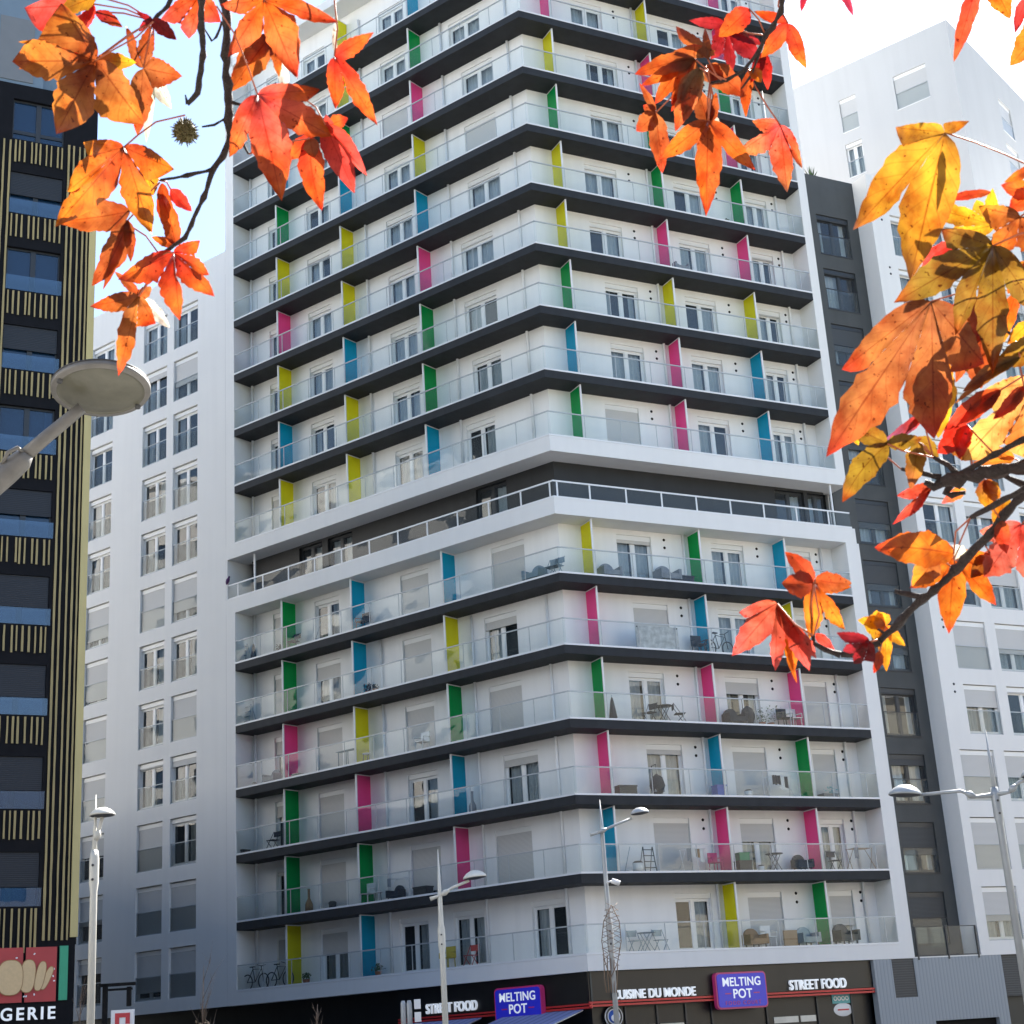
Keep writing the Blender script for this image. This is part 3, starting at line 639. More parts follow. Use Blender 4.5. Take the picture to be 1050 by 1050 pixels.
# ------------------------------------------------------------------ shop signs
def face(left,x,y): # facade-local -> world xy
    if not left: return (x,y)
    c,s=math.cos(PHI),math.sin(PHI); return (c*x-s*y,s*x+c*y)
def wsign(left,x0,x1,z0,z1,label):
    rz=PHI if left else 0.; cx=(x0+x1)/2; px,py=face(left,cx,.0)
    t=thing('food_court_sign',(px,py,z0),label,'sign',None,rz); w=x1-x0; h=z1-z0
    def rr(w,h,r,y0,y1):
        pts=[]
        for qx,qz,a0 in ((w/2-r,h-r,0),(-w/2+r,h-r,90),(-w/2+r,r,180),(w/2-r,r,270)):
            for i in range(7): a=R(a0+15*i); pts.append((qx+r*math.cos(a),qz+r*math.sin(a)))
        b=MB(); k=len(pts); b.v=[(p[0],y0,p[1]) for p in pts]+[(p[0],y1,p[1]) for p in pts]
        b.f=[tuple(range(k)),tuple(range(2*k-1,k-1,-1))]+[(i,i+k,(i+1)%k+k,(i+1)%k) for i in range(k)]; b.sm=[False]*(k+2); return b
    rr(w,h,.16,-.10,.1).build('border',M['sign_pink'],t)
    f=rr(w-.12,h-.12,.12,-.125,-.1); f.v=[(x,y,z+.06) for x,y,z in f.v]; f.build('sign_face',M['sign_blue'],t)
    text('lettering','MELTING',.43,(0,-.13,h*.62),0,'letter_white',t,.012,.006,.92,1.04,'CENTER')
    text('lettering','POT',.45,(0,-.13,h*.29),0,'letter_white',t,.012,.007,.95,1.04,'CENTER')
    text('lettering','FOOD COURT',.19,(0,-.13,h*.11),0,'sign_pink',t,.008,.0,1.,1.35,'CENTER')
    for sx in (-1,1): MB().box(sx*.62-.13,sx*.62+.13,-.132,-.126,h*.40,h*.43).build('dash',M['sign_pink'],t)
wsign(False,5.15,7.36,2.58,3.86,'blue MELTING POT sign between the CUISINE DU MONDE and STREET FOOD lettering')
wsign(True,-4.23,-2.05,2.52,3.80,'blue MELTING POT sign above the striped awnings, nearest the lamp post with one arm')
def letters(left,body,x,z,size,sx,label,sp=1.03):
    rz=PHI if left else 0.; px,py=face(left,x,.0)
    o=text('shop_lettering',body,size,(px,py,z),rz,'letter_white',None,.05,.006,sx,sp); 
    px,py=face(left,x,.09); o.location=(px,py,z); tag(o,label,'lettering'); return o
letters(False,'STREET FOOD',8.5,3.14,.50,.80,'white STREET FOOD letters beside the grey boarded wall')
letters(False,'CUISINE DU MONDE',.95,3.12,.44,.82,'white CUISINE DU MONDE letters at the tower corner')
letters(True,'STREET FOOD',-7.74,3.13,.50,.77,'white STREET FOOD letters half hidden by a lamp post')
# round badge and window stickers
bd=thing('round_badge',(1.05,.30,2.55),'round white badge with a blue centre hanging in the corner shop window','sign')
MB().lathe([(0,0),(.36,0),(.36,.03),(.0,.03)],(0,0,0),32,(0,-1,0)).build('disc',M['white_paint'],bd)
MB().lathe([(0,.032),(.22,.032),(.22,.0)],(0,0,0),28,(0,-1,0)).build('centre',M['blue_paint'],bd)
MB().lathe([(.26,.034),(.33,.034)],(0,0,0),40,(0,-1,0)).build('ring',M['dark_frame'],bd)
MB().lathe([(0,.04),(.1,.04),(.12,.03)],(0,0,-.05),18,(0,-1,0)).build('emblem',M['white_paint'],bd)
st=thing('oval_window_sign',(11.1,.43,2.35),'white oval sign stuck in the shop window under STREET FOOD','sign')
MB().lathe([(0,.0),(.42,.0),(.44,-.01)],(0,0,0),28,(0,-1,0)).build('oval',M['white_paint'],st); st.scale=(1,1,.55)
MB().box(-.26,.26,-.012,-.004,-.05,.05).build('red_stripe',M['sticker_red'],st)
s2=thing('square_window_sign',(11.05,.43,2.52),'pale teal sign with white figures above the oval shop window sign','sign')
MB().box(-.42,.42,-.012,0,.06,.42).build('board',M['teal'],s2)
for i in range(4): MB().lathe([(.05,.014),(.085,.014)],(-.27+.18*i,0,.24),14,(0,-1,0)).build('figure',M['white_paint'],s2)
# awnings
def awning(left,x0,x1,z0,out,drop,label):
    px,py=face(left,(x0+x1)/2,.08); t=thing('striped_awning',(px,py,z0),label,'awning','striped shop awnings',PHI if left else 0.)
    w=(x1-x0)/2; MB().quad((-w,0,0),(-w,-out,-drop),(w,-out,-drop),(w,0,0)).quad((-w,-out,-drop),(-w,-out,-drop-.18),(w,-out,-drop-.18),(w,-out,-drop)).build('canvas',M['awning_cloth'],t)
    MB().tube([(-w+.05,-.02,-.03),(-w+.05,-out,-drop-.02)],.025).tube([(w-.05,-.02,-.03),(w-.05,-out,-drop-.02)],.025).build('arm',M['white_metal'],t)
awning(True,-3.9,-.35,2.84,2.2,.55,'blue and lilac striped awning at the tower corner below the MELTING POT sign')
awning(True,-8.9,-5.0,2.84,2.2,.55,'blue and lilac striped awning below the half hidden STREET FOOD letters')
mb_=thing('menu_board',face(True,-4.0,-3.0)+(1.9,),'dark board in a white frame in front of the striped awning','sign',None,PHI)
MB().box(-.75,.75,-.02,.04,.0,.62).build('board',M['black'],mb_); MB().box(-.81,-.75,-.03,.05,-.05,.68).box(.75,.81,-.03,.05,-.05,.68).box(-.75,.75,-.03,.05,.62,.68).box(-.75,.75,-.03,.05,-.05,0).build('frame',M['white_metal'],mb_)
MB().box(-.7,-.64,.0,.05,-1.9,-.05).box(.64,.7,.0,.05,-1.9,-.05).build('legs',M['metal_dark'],mb_)

# ------------------------------------------------------------------ street lamps
def street_lamp(D, ppx, ppy, spike, joint, heads, m, label, armpx, gm='lamp_dark', rad=.062, armd=0.):
    P=at(ppx,ppy,D); bx,by=P.x,P.y
    def zof(y):
        lo,hi=0.,60.
        for _ in range(40):
            mid=(lo+hi)/2
            if pixy(Vector((bx,by,mid)))[1]>y: lo=mid
            else: hi=mid
        return lo
    t=thing('street_lamp',(bx,by,0),label,'street lamp','street lamps with a spike and a dome head')
    zs_,zj=zof(spike),zof(joint); o=Vector((bx,by,0))
    za=zof(armpx[1])
    MB().tube([(0,0,0),(0,0,zj-.35),(0,0,zj-.2),(0,0,zj+.2),(0,0,zj+.35),(0,0,za),(0,0,za+.05),(0,0,zs_)],[rad*1.15,rad*.98,rad*1.32,rad*1.32,rad*.95,rad*.8,rad*.72,rad*.12],14).build('pole',M[m],t)
    MB().lathe([(rad*2.6,0),(rad*2.6,.03),(rad*1.5,.06),(rad*1.3,.5)],n=14).build('base_flange',M[m],t)
    for dz in (-.12,.12):
        MB().lathe([(0,.012),(.022,.012),(.022,0)],(CF*-rad*1.5+Vector((0,0,zj+dz)))[:],8,tuple(-CF)).build('bolt',M['lamp_dark'],t)
    for (hx,hy,hw,pts) in heads:
        H=at(hx,hy,D+armd)-o; r=hw/2/FPX*D
        line=[at(x,y,D+armd*i/max(1,len(pts)-1))-o for i,(x,y) in enumerate(pts)]
        n=len(line); rr=[rad*.55]*n; 
        MB().tube(line,[rad*(.75 if i in(0,) else .5) for i in range(n)],10).build('arm',M[m],t)
        if n>2: MB().tube([line[1].lerp(line[2],.0),line[1].lerp(line[2],.35),line[1].lerp(line[2],.7)],[rad*.55,rad*1.1,rad*.5],10).build('arm_joint',M[m],t)
        tl=(CU*.0+Vector((0,0,1))+(H-line[0]).normalized()*-.08).normalized()
        h=MB().lathe([(0,r*.62),(r*.35,r*.58),(r*.7,r*.40),(r*.93,r*.17),(r,r*.06),(r*1.0,0),(r*.93,-r*.03)],tuple(H),28,tuple(tl)).build('lamp_head',M[m],t)
        MB().lathe([(r*.93,-r*.03),(r*.80,-r*.02),(r*.55,-r*.10),(0,-r*.14)],tuple(H),28,tuple(tl)).build('lamp_glass',M[gm],h)
street_lamp(28.9,97,870,815,893,[(105,836,25,[(95,878),(98,862),(103,846),(105,838)])],'lamp_cream','cream street lamp standing between the bakery and the white block',(95,878))
street_lamp(42.7,451.5,930,871,962,[(487,900,24,[(441,922),(452,918),(464,910),(481,903)])],'lamp_cream','cream one-armed street lamp in front of the STREET FOOD letters',(452,918),rad=.074)
street_lamp(32.5,621,900,820,960,[(656,834,19,[(605,856),(613,854),(626,848),(648,839)])],'lamp_grey','slim grey street lamp with a wire decoration at the tower corner',(613,853),rad=.05)
street_lamp(32.3,1023,830,748,826,[(928,815,32,[(1020,815),(1000,817),(985,811),(944,815)]),(1064,794,32,[(1020,815),(1035,812),(1045,802),(1062,797)])],'lamp_grey','grey two-armed street lamp in front of the white windowed facade',(1020,815),rad=.068)
# the big near lamp
Dn=10.8; hd=at(103.5,400,Dn); po=at(-26,520,Dn-.1)
nl=thing('street_lamp',(po.x,po.y,0),'weathered street lamp whose round head hangs large and near beside the striped dark building','street lamp','street lamps with a spike and a dome head')
o=Vector((po.x,po.y,0)); q=lambda x,y,d: at(x,y,d)-o
MB().tube([(0,0,0),(0,0,po.z),(0,0,po.z+.3),(0,0,po.z+1.3)],[.10,.075,.07,.01],16).build('pole',M['lamp_weathered'],nl)
MB().tube([q(-30,520,Dn-.1),q(-8,499,Dn-.08),q(6,486,Dn-.06),q(22,472,Dn-.05),q(27,465,Dn-.05)],[.07,.074,.078,.07,.05],16).build('arm_joint',M['lamp_weathered'],nl)
MB().tube([q(2,477,Dn-.09),q(8,464,Dn-.12),q(18,459,Dn-.11),q(24,464,Dn-.08)],[.012,.014,.014,.012],8).build('cable_loop',M['lamp_weathered'],nl)
MB().tube([q(22,470,Dn-.05),q(50,446,Dn-.02),q(72,428,Dn),q(84,418,Dn)],[.046,.043,.041,.04],16).build('arm',M['lamp_weathered'],nl)
r=.318; ax=(Vector((0,0,1))+Vector((CF.x,CF.y,0))*.17-CR*.05).normalized(); H=hd-o
h=MB().lathe([(0,r*.50),(r*.3,r*.48),(r*.62,r*.36),(r*.86,r*.20),(r*.97,r*.12),(r*.985,r*.10),(r*.985,r*.075),(r,r*.065),(r,r*-.01),(r*.985,-r*.035),(r*.88,-r*.045)],tuple(H),56,tuple(ax)).build('lamp_head',M['lamp_weathered'],nl)
MB().lathe([(r*.995,r*.085),(r*1.004,r*.085),(r*1.004,r*.105),(r*.98,r*.115)],tuple(H),56,tuple(ax)).build('seal_band',M['lamp_dark'],h)
MB().lathe([(r*.88,-r*.045),(r*.84,-r*.02),(r*.80,-r*.035),(r*.5,-r*.075),(0,-r*.09)],tuple(H),56,tuple(ax)).build('lamp_glass',M['lamp_glass'],h)
for a in (.9,3.9):
    v=(CR*math.cos(a)+CF*math.sin(a)); v=(v-ax*v.dot(ax)).normalized()
    MB().lathe([(0,-.022),(.018,-.022),(.02,0)],tuple(H+v*r*.90-ax*r*.03),10,tuple(ax)).build('clip',M['lamp_dark'],h)
# camera and wire decoration on the slim lamp
lp=at(621,900,32.5)
cc=thing('security_camera',tuple(at(622,905,32.4)),'small white security camera clamped to the slim grey lamp post','camera')
MB().tube([(0,0,0),tuple(CR*.10+Vector((0,0,.03)))],.02).build('bracket',M['white_metal'],cc); a=CR*.10+Vector((0,0,.04)); MB().tube([tuple(a-Vector((0,0,.0))),tuple(a+CR*.16-Vector((0,0,.06)))],[.05,.055],10).build('housing',M['white_metal'],cc)
d0=at(628,1010,32.3)
de=thing('wire_decoration',tuple(d0),'leaf-shaped wire lattice decoration strapped to the slim grey lamp post','decoration')
wm_=MB(); outl_l=[(626,1003),(620,985),(617,965),(619,945),(627,928)]; outl_r=[(626,1003),(633,988),(637,965),(635,945),(627,928)]
qq=lambda x,y,dd=0: tuple(at(x,y,32.3+dd)-d0)
wm_.tube([qq(*p) for p in outl_l],.009,6).tube([qq(*p) for p in outl_r],.009,6)
for i in range(11):
    y0=990-i*5.6; y1=y0-rnd.uniform(4,12); e=lambda y: (617+abs(y-965)**1.5*.017, 637-abs(y-965)**1.5*.017)
    a,b=e(y0),e(y1); dd=rnd.uniform(-.12,.12); wm_.tube([qq(a[0],y0),qq((a[0]+b[1])/2+rnd.uniform(-3,3),(y0+y1)/2,dd),qq(b[1],y1)],.0055,5); wm_.tube([qq(a[1],y0),qq((a[1]+b[0])/2+rnd.uniform(-3,3),(y0+y1)/2,dd),qq(b[0],y1)],.0055,5)
wm_.build('lattice',M['twig_dry'],de)
b2=MB()
for i in range(5): b2.tube([qq(622+i*2.6,1018),qq(620+i*3.2,1000+rnd.uniform(-4,4),.05),qq(619+i*3.6,985+rnd.uniform(-6,6))],.010,5)
b2.build('stems',M['twig_dry'],de)

# ------------------------------------------------------------------ street furniture at the foot
sgp=at(120,1046,44)
bsx=thing('totem_gantry',(sgp.x,sgp.y,0),'black square gantry carrying a small red and white sign, beside the bare sapling','signpost')
ux=CR.copy(); ux.z=0; ux.normalize(); z1=sgp.z
def fb(x0,x1,z0,z1,m,name,y0=-.05,y1=.05):
    b=MB(); a=math.atan2(ux.y,ux.x); b.box(x0,x1,y0,y1,z0,z1).build(name,M[m],bsx,rz=a)
px=44/FPX
fb(-14*px,-9.5*px,0,z1+33*px,'black','post'); fb(9*px,13*px,z1+12*px,z1+30*px,'black','hanger'); fb(-17*px,17*px,z1+31*px,z1+34*px,'black','beam'); fb(-14*px,14*px,z1+27*px,z1+29*px,'black','beam')
fb(-5*px,17*px,z1-12*px,z1+9*px,'white_paint','sign_panel',-.10,-.05); fb(-1*px,3*px,z1-12*px,z1+6*px,'sticker_red','sign_bar',-.115,-.10); fb(3*px,13*px,z1+2*px,z1+6*px,'sticker_red','sign_bar',-.115,-.10); fb(9*px,13*px,z1-4*px,z1+2*px,'sticker_red','sign_bar',-.115,-.10)
tp=at(420,1040,40)
ts_=thing('traffic_signal',(tp.x,tp.y,0),'pale twin traffic signal head beside the half hidden STREET FOOD letters','traffic signal')
a=math.atan2(ux.y,ux.x); px=40/FPX; zc=tp.z
MB().tube([(0,0,0),(0,0,zc-.1)],.06,10).build('pole',M['lamp_grey'],ts_)
for i,dx in enumerate((-6,0)):
    MB().tube([(dx*px,0,zc-12*px),(dx*px,0,zc-9*px),(dx*px,0,zc+10*px),(dx*px,0,zc+13*px)],[.04,.065,.065,.04],12).build('housing',M['lamp_grey'],ts_,rz=a)
for dz in (9,-3,-14): MB().box(5*px,11*px,-.08,.08,zc+dz*px-.11,zc+dz*px+.11).build('visor',M['white_metal'],ts_,rz=a)
# bare saplings
def sapling(px_,py_,D,hpx,label,seed,name='bare_sapling'):
    r=random.Random(seed); P=at(px_,py_,D); t=thing(name,(P.x,P.y,0),label,'tree'); top=hpx/FPX*D; b=MB(); tr=MB()
    tr.tube([(0,0,0),(.02,0,P.z*.5),(0,.02,P.z),(.03,0,P.z+top*.55)],[.03,.026,.018,.008],8).build('trunk',M['twig_dry'],t)
    for i in range(11):
        z=P.z+top*r.uniform(-.5,.4); a=r.random()*6.28; l=top*r.uniform(.35,.6); d=Vector((math.cos(a)*.45,math.sin(a)*.45,1)).normalized()
        p0=Vector((0,0,z)); p1=p0+d*l*.5+Vector((r.uniform(-.05,.05),0,0)); p2=p1+(d+Vector((r.uniform(-.3,.3),r.uniform(-.3,.3),.2)))*l*.4
        b.tube([p0,p1,p2],[.009,.006,.002],5)
        for j in range(3):
            s=p0.lerp(p1,r.uniform(.4,1)); dd=Vector((r.uniform(-1,1),r.uniform(-1,1),1.2)).normalized(); b.tube([s,s+dd*l*.3],[.004,.0015],4)
    b.build('crown',M['twig_dry'],t)
    lv=MB()
    for i in range(40):
        z=P.z+top*r.uniform(-.9,-.1); c=Vector((r.uniform(-.25,.25),r.uniform(-.25,.25),z)); u=Vector((r.uniform(-1,1),r.uniform(-1,1),r.uniform(-1,1))).normalized()*.05; v=u.orthogonal().normalized()*.035
        lv.quad(c-u,c+v,c+u,c-v)
    lv.build('leaves',M['cardboard'],t)
sapling(208,1035,50,75,'thin bare sapling in front of the white block, near the black gantry',4)
sapling(325,1048,50,30,'thin sapling with a few pale leaves against the dark shopfront',9)
sapling(82,1046,48,50,'scrubby sapling with brown leaves at the foot of the bakery corner',12)

# ------------------------------------------------------------------ sunlit block over the street (seen mirrored in the balcony glass)
ob=thing('cream_apartment_block',(40,-48,0),'sunlit cream apartment block across the street, mirrored in the balcony glass','apartment block')
def op(mb,name,m,par=None): return mb.shift((40,-48,0)).build(name,M[m],par or ob)
for (x0,x1,h,y) in ((14,66,27,-48),):
    hs=[(-(x0+2.5+4*i+1.6),-(x0+2.5+4*i),1.2+3*j,2.8+3*j) for i in range(12) for j in range(1,8)]
    wb=wall(MB(),-x1,-x0,0,h,0,hs,.25); wb.v=[(-x,-yy+y,z) for x,yy,z in wb.v]; op(wb,'wall','cream_wall')
    op(MB().box(x0,x1,y-12,y-.5,0,h-.1),'core','cream_wall')
    for a,b,c_,d_ in hs: op(MB().quad((-b,y-.2,c_),(-a,y-.2,c_),(-a,y-.2,d_),(-b,y-.2,d_)),'window','sky_tint_pane')
    op(MB().box(x0-.3,x1+.3,y-12,y+.3,h,h+.4),'roof','plaster')

b3=thing('sky_blocker',(-50,-68,0),'unseen low brown block added behind the viewpoint to keep sky light off the lower floors','building')  # added out of view to cut sky light on the lower floors
hs=[(-(-118+4*i+1.7),-(-118+4*i),1.2+3*j,2.8+3*j) for i in range(31) for j in range(6)]
wb=wall(MB(),-8,122,0,23,0,hs,.2); wb.v=[(-x+50,-yy,z) for x,yy,z in wb.v]; wb.build('wall',M['blocker_brown'],b3)
B3=MB().box(-72,58,-12,-.45,0,22.9); B3.build('core',M['blocker_brown'],b3)
for q_ in hs: MB().quad((-q_[1]+50,-.18,q_[2]),(-q_[0]+50,-.18,q_[2]),(-q_[0]+50,-.18,q_[3]),(-q_[1]+50,-.18,q_[3])).build('window',M['sky_tint_pane'],b3)
MB().box(-72.3,58.3,-12,.3,23,23.4).build('roof',M['dark_render'],b3)

b4=thing('bounce_block',(-108,20,0),'unseen tall pale block added far off to the side to bounce sunlight onto the upper floors','building',None,R(90))  # added out of view as a sunlit reflector for the upper facades
hs=[(-72+5*i,-70+5*i,2+3*j,3.7+3*j) for i in range(1,28) for j in range(7,21)]
wb=wall(MB(),-75,75,0,68,0,hs,.2); wb.build('wall',M['bounce_pale'],b4)
MB().box(-74.5,74.5,.45,14,0,67.9).build('core',M['bounce_pale'],b4); MB().box(-75.4,75.4,-.4,14,68,68.5).build('roof',M['plaster'],b4)
pn=MB()
for q_ in hs: pn.quad((q_[0],.18,q_[2]),(q_[1],.18,q_[2]),(q_[1],.18,q_[3]),(q_[0],.18,q_[3]))
pn.build('panes',M['sky_tint_pane'],b4)
# ------------------------------------------------------------------ things standing on the balconies
ROW={9:'just below the dark recessed storey',10:'two rows below the dark recessed storey',11:'three rows below the dark recessed storey',12:'third row above the shops',13:'second row above the shops',14:'lowest row above the shops'}
def B(*a): return MB().box(*a)
def legs(pts,r): 
    b=MB()
    for p,q in pts: b.tube([p,q],r,6)
    return b
def k_chair(t,m='plastic_white',fm=None):
    fm=fm or m
    B(-.23,.23,-.22,.22,.42,.45).build('seat',M[m],t)
    b=MB(); b.prism([(-.23,.20),(.23,.20),(.23,.24),(-.23,.24)],.45,.86).build('backrest',M[m],t)
    for x in (-.2,.2):
        for y in (-.19,.2): MB().tube([(x,y,0),(x*.95,y*.95,.42)],.02,6).build('leg',M[fm],t)
    for x in (-.25,.25): MB().tube([(x,-.18,.62),(x,.2,.64)],.02,6).tube([(x,-.18,.44),(x,-.18,.62)],.018,6).build('armrest',M[m],t)
def k_lounge(t,m='fabric_grey'):
    b=MB().prism([(-.33,-.3),(.33,-.3),(.33,.28),(-.33,.28)],.18,.38); b.build('seat',M[m],t)
    b=MB(); n=8
    for i in range(n):
        a0=-.33+.66*i/n; a1=-.33+.66*(i+1)/n; h=lambda x: .38+.40*math.sqrt(max(0,1-(x/.36)**2))
        b.quad((a0,.2,.38),(a1,.2,.38),(a1,.24,h(a1)),(a0,.24,h(a0)),True).quad((a0,.34,h(a0)),(a1,.34,h(a1)),(a1,.3,.18),(a0,.3,.18),True).quad((a0,.24,h(a0)),(a1,.24,h(a1)),(a1,.34,h(a1)),(a0,.34,h(a0)),True)
    b.build('backrest',M[m],t)
    for x in (-.36,.36): B(x-.05,x+.05,-.3,.28,.18,.54).build('armrest',M[m],t)
    for x in (-.28,.28):
        for y in (-.25,.22): B(x-.02,x+.02,y-.02,y+.02,0,.18).build('leg',M['metal_dark'],t)
def k_folding(t,m='metal_dark',sm='fabric_dark'):
    B(-.2,.2,-.2,.2,.43,.45).build('seat',M[sm],t); B(-.2,.2,.24,.26,.60,.82).build('backrest',M[sm],t)
    for x in (-.21,.21): MB().tube([(x,-.25,0),(x,.26,.84)],.013,6).build('leg',M[m],t); MB().tube([(x*.9,.25,0),(x*.9,-.2,.45)],.013,6).build('leg',M[m],t)
def k_table(t,m='metal_dark'):
    MB().lathe([(0,.70),(.33,.70),(.34,.715),(.33,.73),(0,.73)],n=24).build('tabletop',M[m],t)
    for s in (-1,1):
        MB().tube([(-.25*s,-.15,0),(.2*s,-.12,.70)],.013,6).build('leg',M[m],t); MB().tube([(-.25*s,.15,0),(.2*s,.12,.70)],.013,6).build('leg',M[m],t)
def k_rack(t,m='white_metal',cl=('fabric_dark','fabric_dark','plastic_white','fabric_dark')):
    for y in (-.22,.22): MB().tube([(-.6,y,0),(-.45,-y,.9)],.012,6).tube([(.6,y,0),(.45,-y,.9)],.012,6).build('leg',M[m],t)
    b=MB()
    for i in range(6): b.tube([(-.5,-.25+.1*i,.9),(.5,-.25+.1*i,.9)],.006,5)
    b.build('rails',M[m],t)
    for i,c in enumerate(cl):
        x=-.46+.24*i; w=.2; d=rnd.uniform(.3,.55); y=-.26+.08*i; q=MB(); p=None
        for j in range(6):
            xx=x+w*j/5; yy=y+.015*math.sin(j*2.1+i)
            if p: q.quad((p[0],p[1],.9-d),(xx,yy,.9-d+.03*math.sin(j)),(xx,yy,.912),(p[0],p[1],.912),True)
            p=(xx,yy)
        q.build('laundry',M[c],t)
def k_bike(t,m='metal_dark'):
    for x in (-.5,.5):
        w=MB().lathe([(.31+.025*math.cos(a*.7854),.025*math.sin(a*.7854)) for a in range(9)],(x,0,.33),24,(0,1,0)).build('wheel',M['plastic_dark'],t)
        s=MB()
        for i in range(10): a=i*.628; s.tube([(x,0,.33),(x+.31*math.cos(a),0,.33+.31*math.sin(a))],.003,4)
        s.build('spokes',M['alu'],w)
    MB().tube([(-.5,0,.33),(-.15,0,.85),(.35,0,.82),(-.02,0,.33),(-.5,0,.33)],.018,7).tube([(-.02,0,.33),(-.17,0,.92)],.016,6).tube([(.5,0,.33),(.36,0,.95)],.018,6).build('frame',M[m],t)
    B(-.29,-.06,-.06,.06,.92,.96).build('saddle',M['plastic_dark'],t); MB().tube([(.36,-.25,1.0),(.36,0,.95),(.36,.25,1.0)],.014,6).build('handlebar',M['plastic_dark'],t)
def k_ladder(t,m='metal_dark'):
    for x in (-.2,.2): MB().tube([(x*1.25,-.02,0),(x,.12,1.0)],.018,6).tube([(x*1.2,.5,0),(x,.14,1.0)],.014,6).build('rail',M[m],t)
    for i in range(4): B(-.235+.008*i,.235-.008*i,-.02+.03*i,.06+.03*i,.22+.22*i,.245+.22*i).build('step',M[m],t)
def k_bucket(t,m='plastic_white'):
    MB().lathe([(0,.01),(.13,.01),(.17,.30),(.165,.30),(.13,.03)],n=18).build('bucket',M[m],t); MB().lathe([(0,.37),(.1,.36),(.16,.31),(.17,.30)],n=16).build('lid',M['plastic_dark'],t)
def k_box(t,m='plastic_dark',w=.6,h=.4):
    B(-w/2,w/2,-.2,.2,0,h-.05).build('box',M[m],t); B(-w/2-.02,w/2+.02,-.22,.22,h-.05,h).build('lid',M[m],t)
def k_parasol(t,m='fabric_dark'):
    MB().tube([(0,0,0),(0,0,1.25)],.018,6).build('pole',M['alu'],t); MB().lathe([(.05,.06),(.19,.22),(.15,.5),(.07,1.0),(.02,1.15)],n=9).build('folded_canopy',M[m],t); MB().lathe([(0,0),(.2,0),(.2,.05),(.03,.08)],n=14).build('base',M['plastic_dark'],t)
def k_pot(t,m='terracotta',h=.35,seed=1,lm='plant_green'):
    MB().lathe([(0,.0),(.11,.0),(.15,.22),(.14,.22),(.0,.2)],n=14).build('pot',M[m],t); r=random.Random(seed); b=MB()
    for i in range(90):
        a=r.random()*6.28; e=r.uniform(.2,1.5); l=r.uniform(.1,h); c=Vector((math.cos(a)*math.cos(e),math.sin(a)*math.cos(e),math.sin(e)))*l+Vector((0,0,.22)); u=Vector((r.uniform(-1,1),r.uniform(-1,1),r.uniform(-.6,1))).normalized()*.05; v=u.orthogonal().normalized()*.025
        b.quad(c-u,c+v,c+u,c-v)
    b.build('leaves',M[lm],t)
def k_broom(t,m='metal_blue'):
    MB().tube([(0,0,.08),(.35,.1,1.0)],.012,6).build('handle',M[m],t); B(-.14,.10,-.04,.04,0,.10).build('brush',M['blue_paint'],t)
def k_hang(t,m='fabric_dark'):
    MB().lathe([(.02,.9),(.22,.75),(.30,.45),(.2,.18),(.05,.1)],n=14).build('basket',M[m],t); MB().tube([(0,0,.9),(0,.0,1.25)],.01,5).build('cord',M['metal_dark'],t); B(-.2,.2,-.16,.16,.2,.3).build('cushion',M['fabric_grey'],t); MB().tube([(.28,0,0),(.3,.0,.02),(0,.3,.03),(0,.3,1.25),(0,0,1.25)],.018,6).build('stand',M['metal_dark'],t)
def k_screen(t,m='screen_print',w=1.4,h=.85):
    b=MB(); p=None
    for i in range(15):
        x=-w/2+w*i/14; y=.02*math.sin(i*1.1)
        if p: b.quad((p[0],p[1],.03),(x,y,.03),(x,y,h),(p[0],p[1],h),True)
        p=(x,y)
    b.build('cloth',M[m],t); 
    for x in (-w/2+.05,w/2-.05): MB().lathe([(0,-.02),(.025,-.02),(.025,.02)],(x,0,h-.04),8,(0,1,0)).build('tie',M['plastic_dark'],t)
def k_stool(t,m='plastic_white'):
    MB().lathe([(0,.45),(.17,.45),(.17,.41),(.15,.40)],n=16).build('seat',M[m],t)
    for i in range(3): a=i*2.09; MB().tube([(.12*math.cos(a),.12*math.sin(a),.41),(.17*math.cos(a),.17*math.sin(a),0)],.015,6).build('leg',M['metal_dark'],t)
def k_frame(t,m='metal_blue'):
    for x in (-.55,.0): MB().tube([(x,0,0),(x,0,.72),(x+.45,0,.72),(x+.45,0,0)],.022,6).build('frame',M[m],t)
    B(-.57,.47,-.14,.14,.73,.75).build('top',M[m],t)
def k_armchair(t,m='fabric_grey'): k_lounge(t,m)
def k_umb(t,m='fabric_grey'):
    MB().lathe([(0,.0),(.16,.0),(.14,.35),(.05,.55),(.045,.85),(.06,.9)],n=14).build('vase',M[m],t)
def k_board(t,m='cardboard',w=.6,h=.65):
    MB().prism([(-w/2,-.05),(w/2,-.05),(w/2,.03),(-w/2,.03)],0,h).build('carton',M[m],t); B(-w/2-.004,w/2+.004,-.055,.035,h*.45,h*.55).build('tape',M['wood'],t)
def k_grill(t,m='plastic_dark'):
    MB().lathe([(0,.45),(.2,.5),(.26,.62),(.26,.66),(.2,.82),(0,.88)],n=18).build('kettle',M[m],t)
    for i in range(3): a=i*2.09; MB().tube([(.15*math.cos(a),.15*math.sin(a),.5),(.28*math.cos(a),.28*math.sin(a),0)],.014,6).build('leg',M['metal_dark'],t)
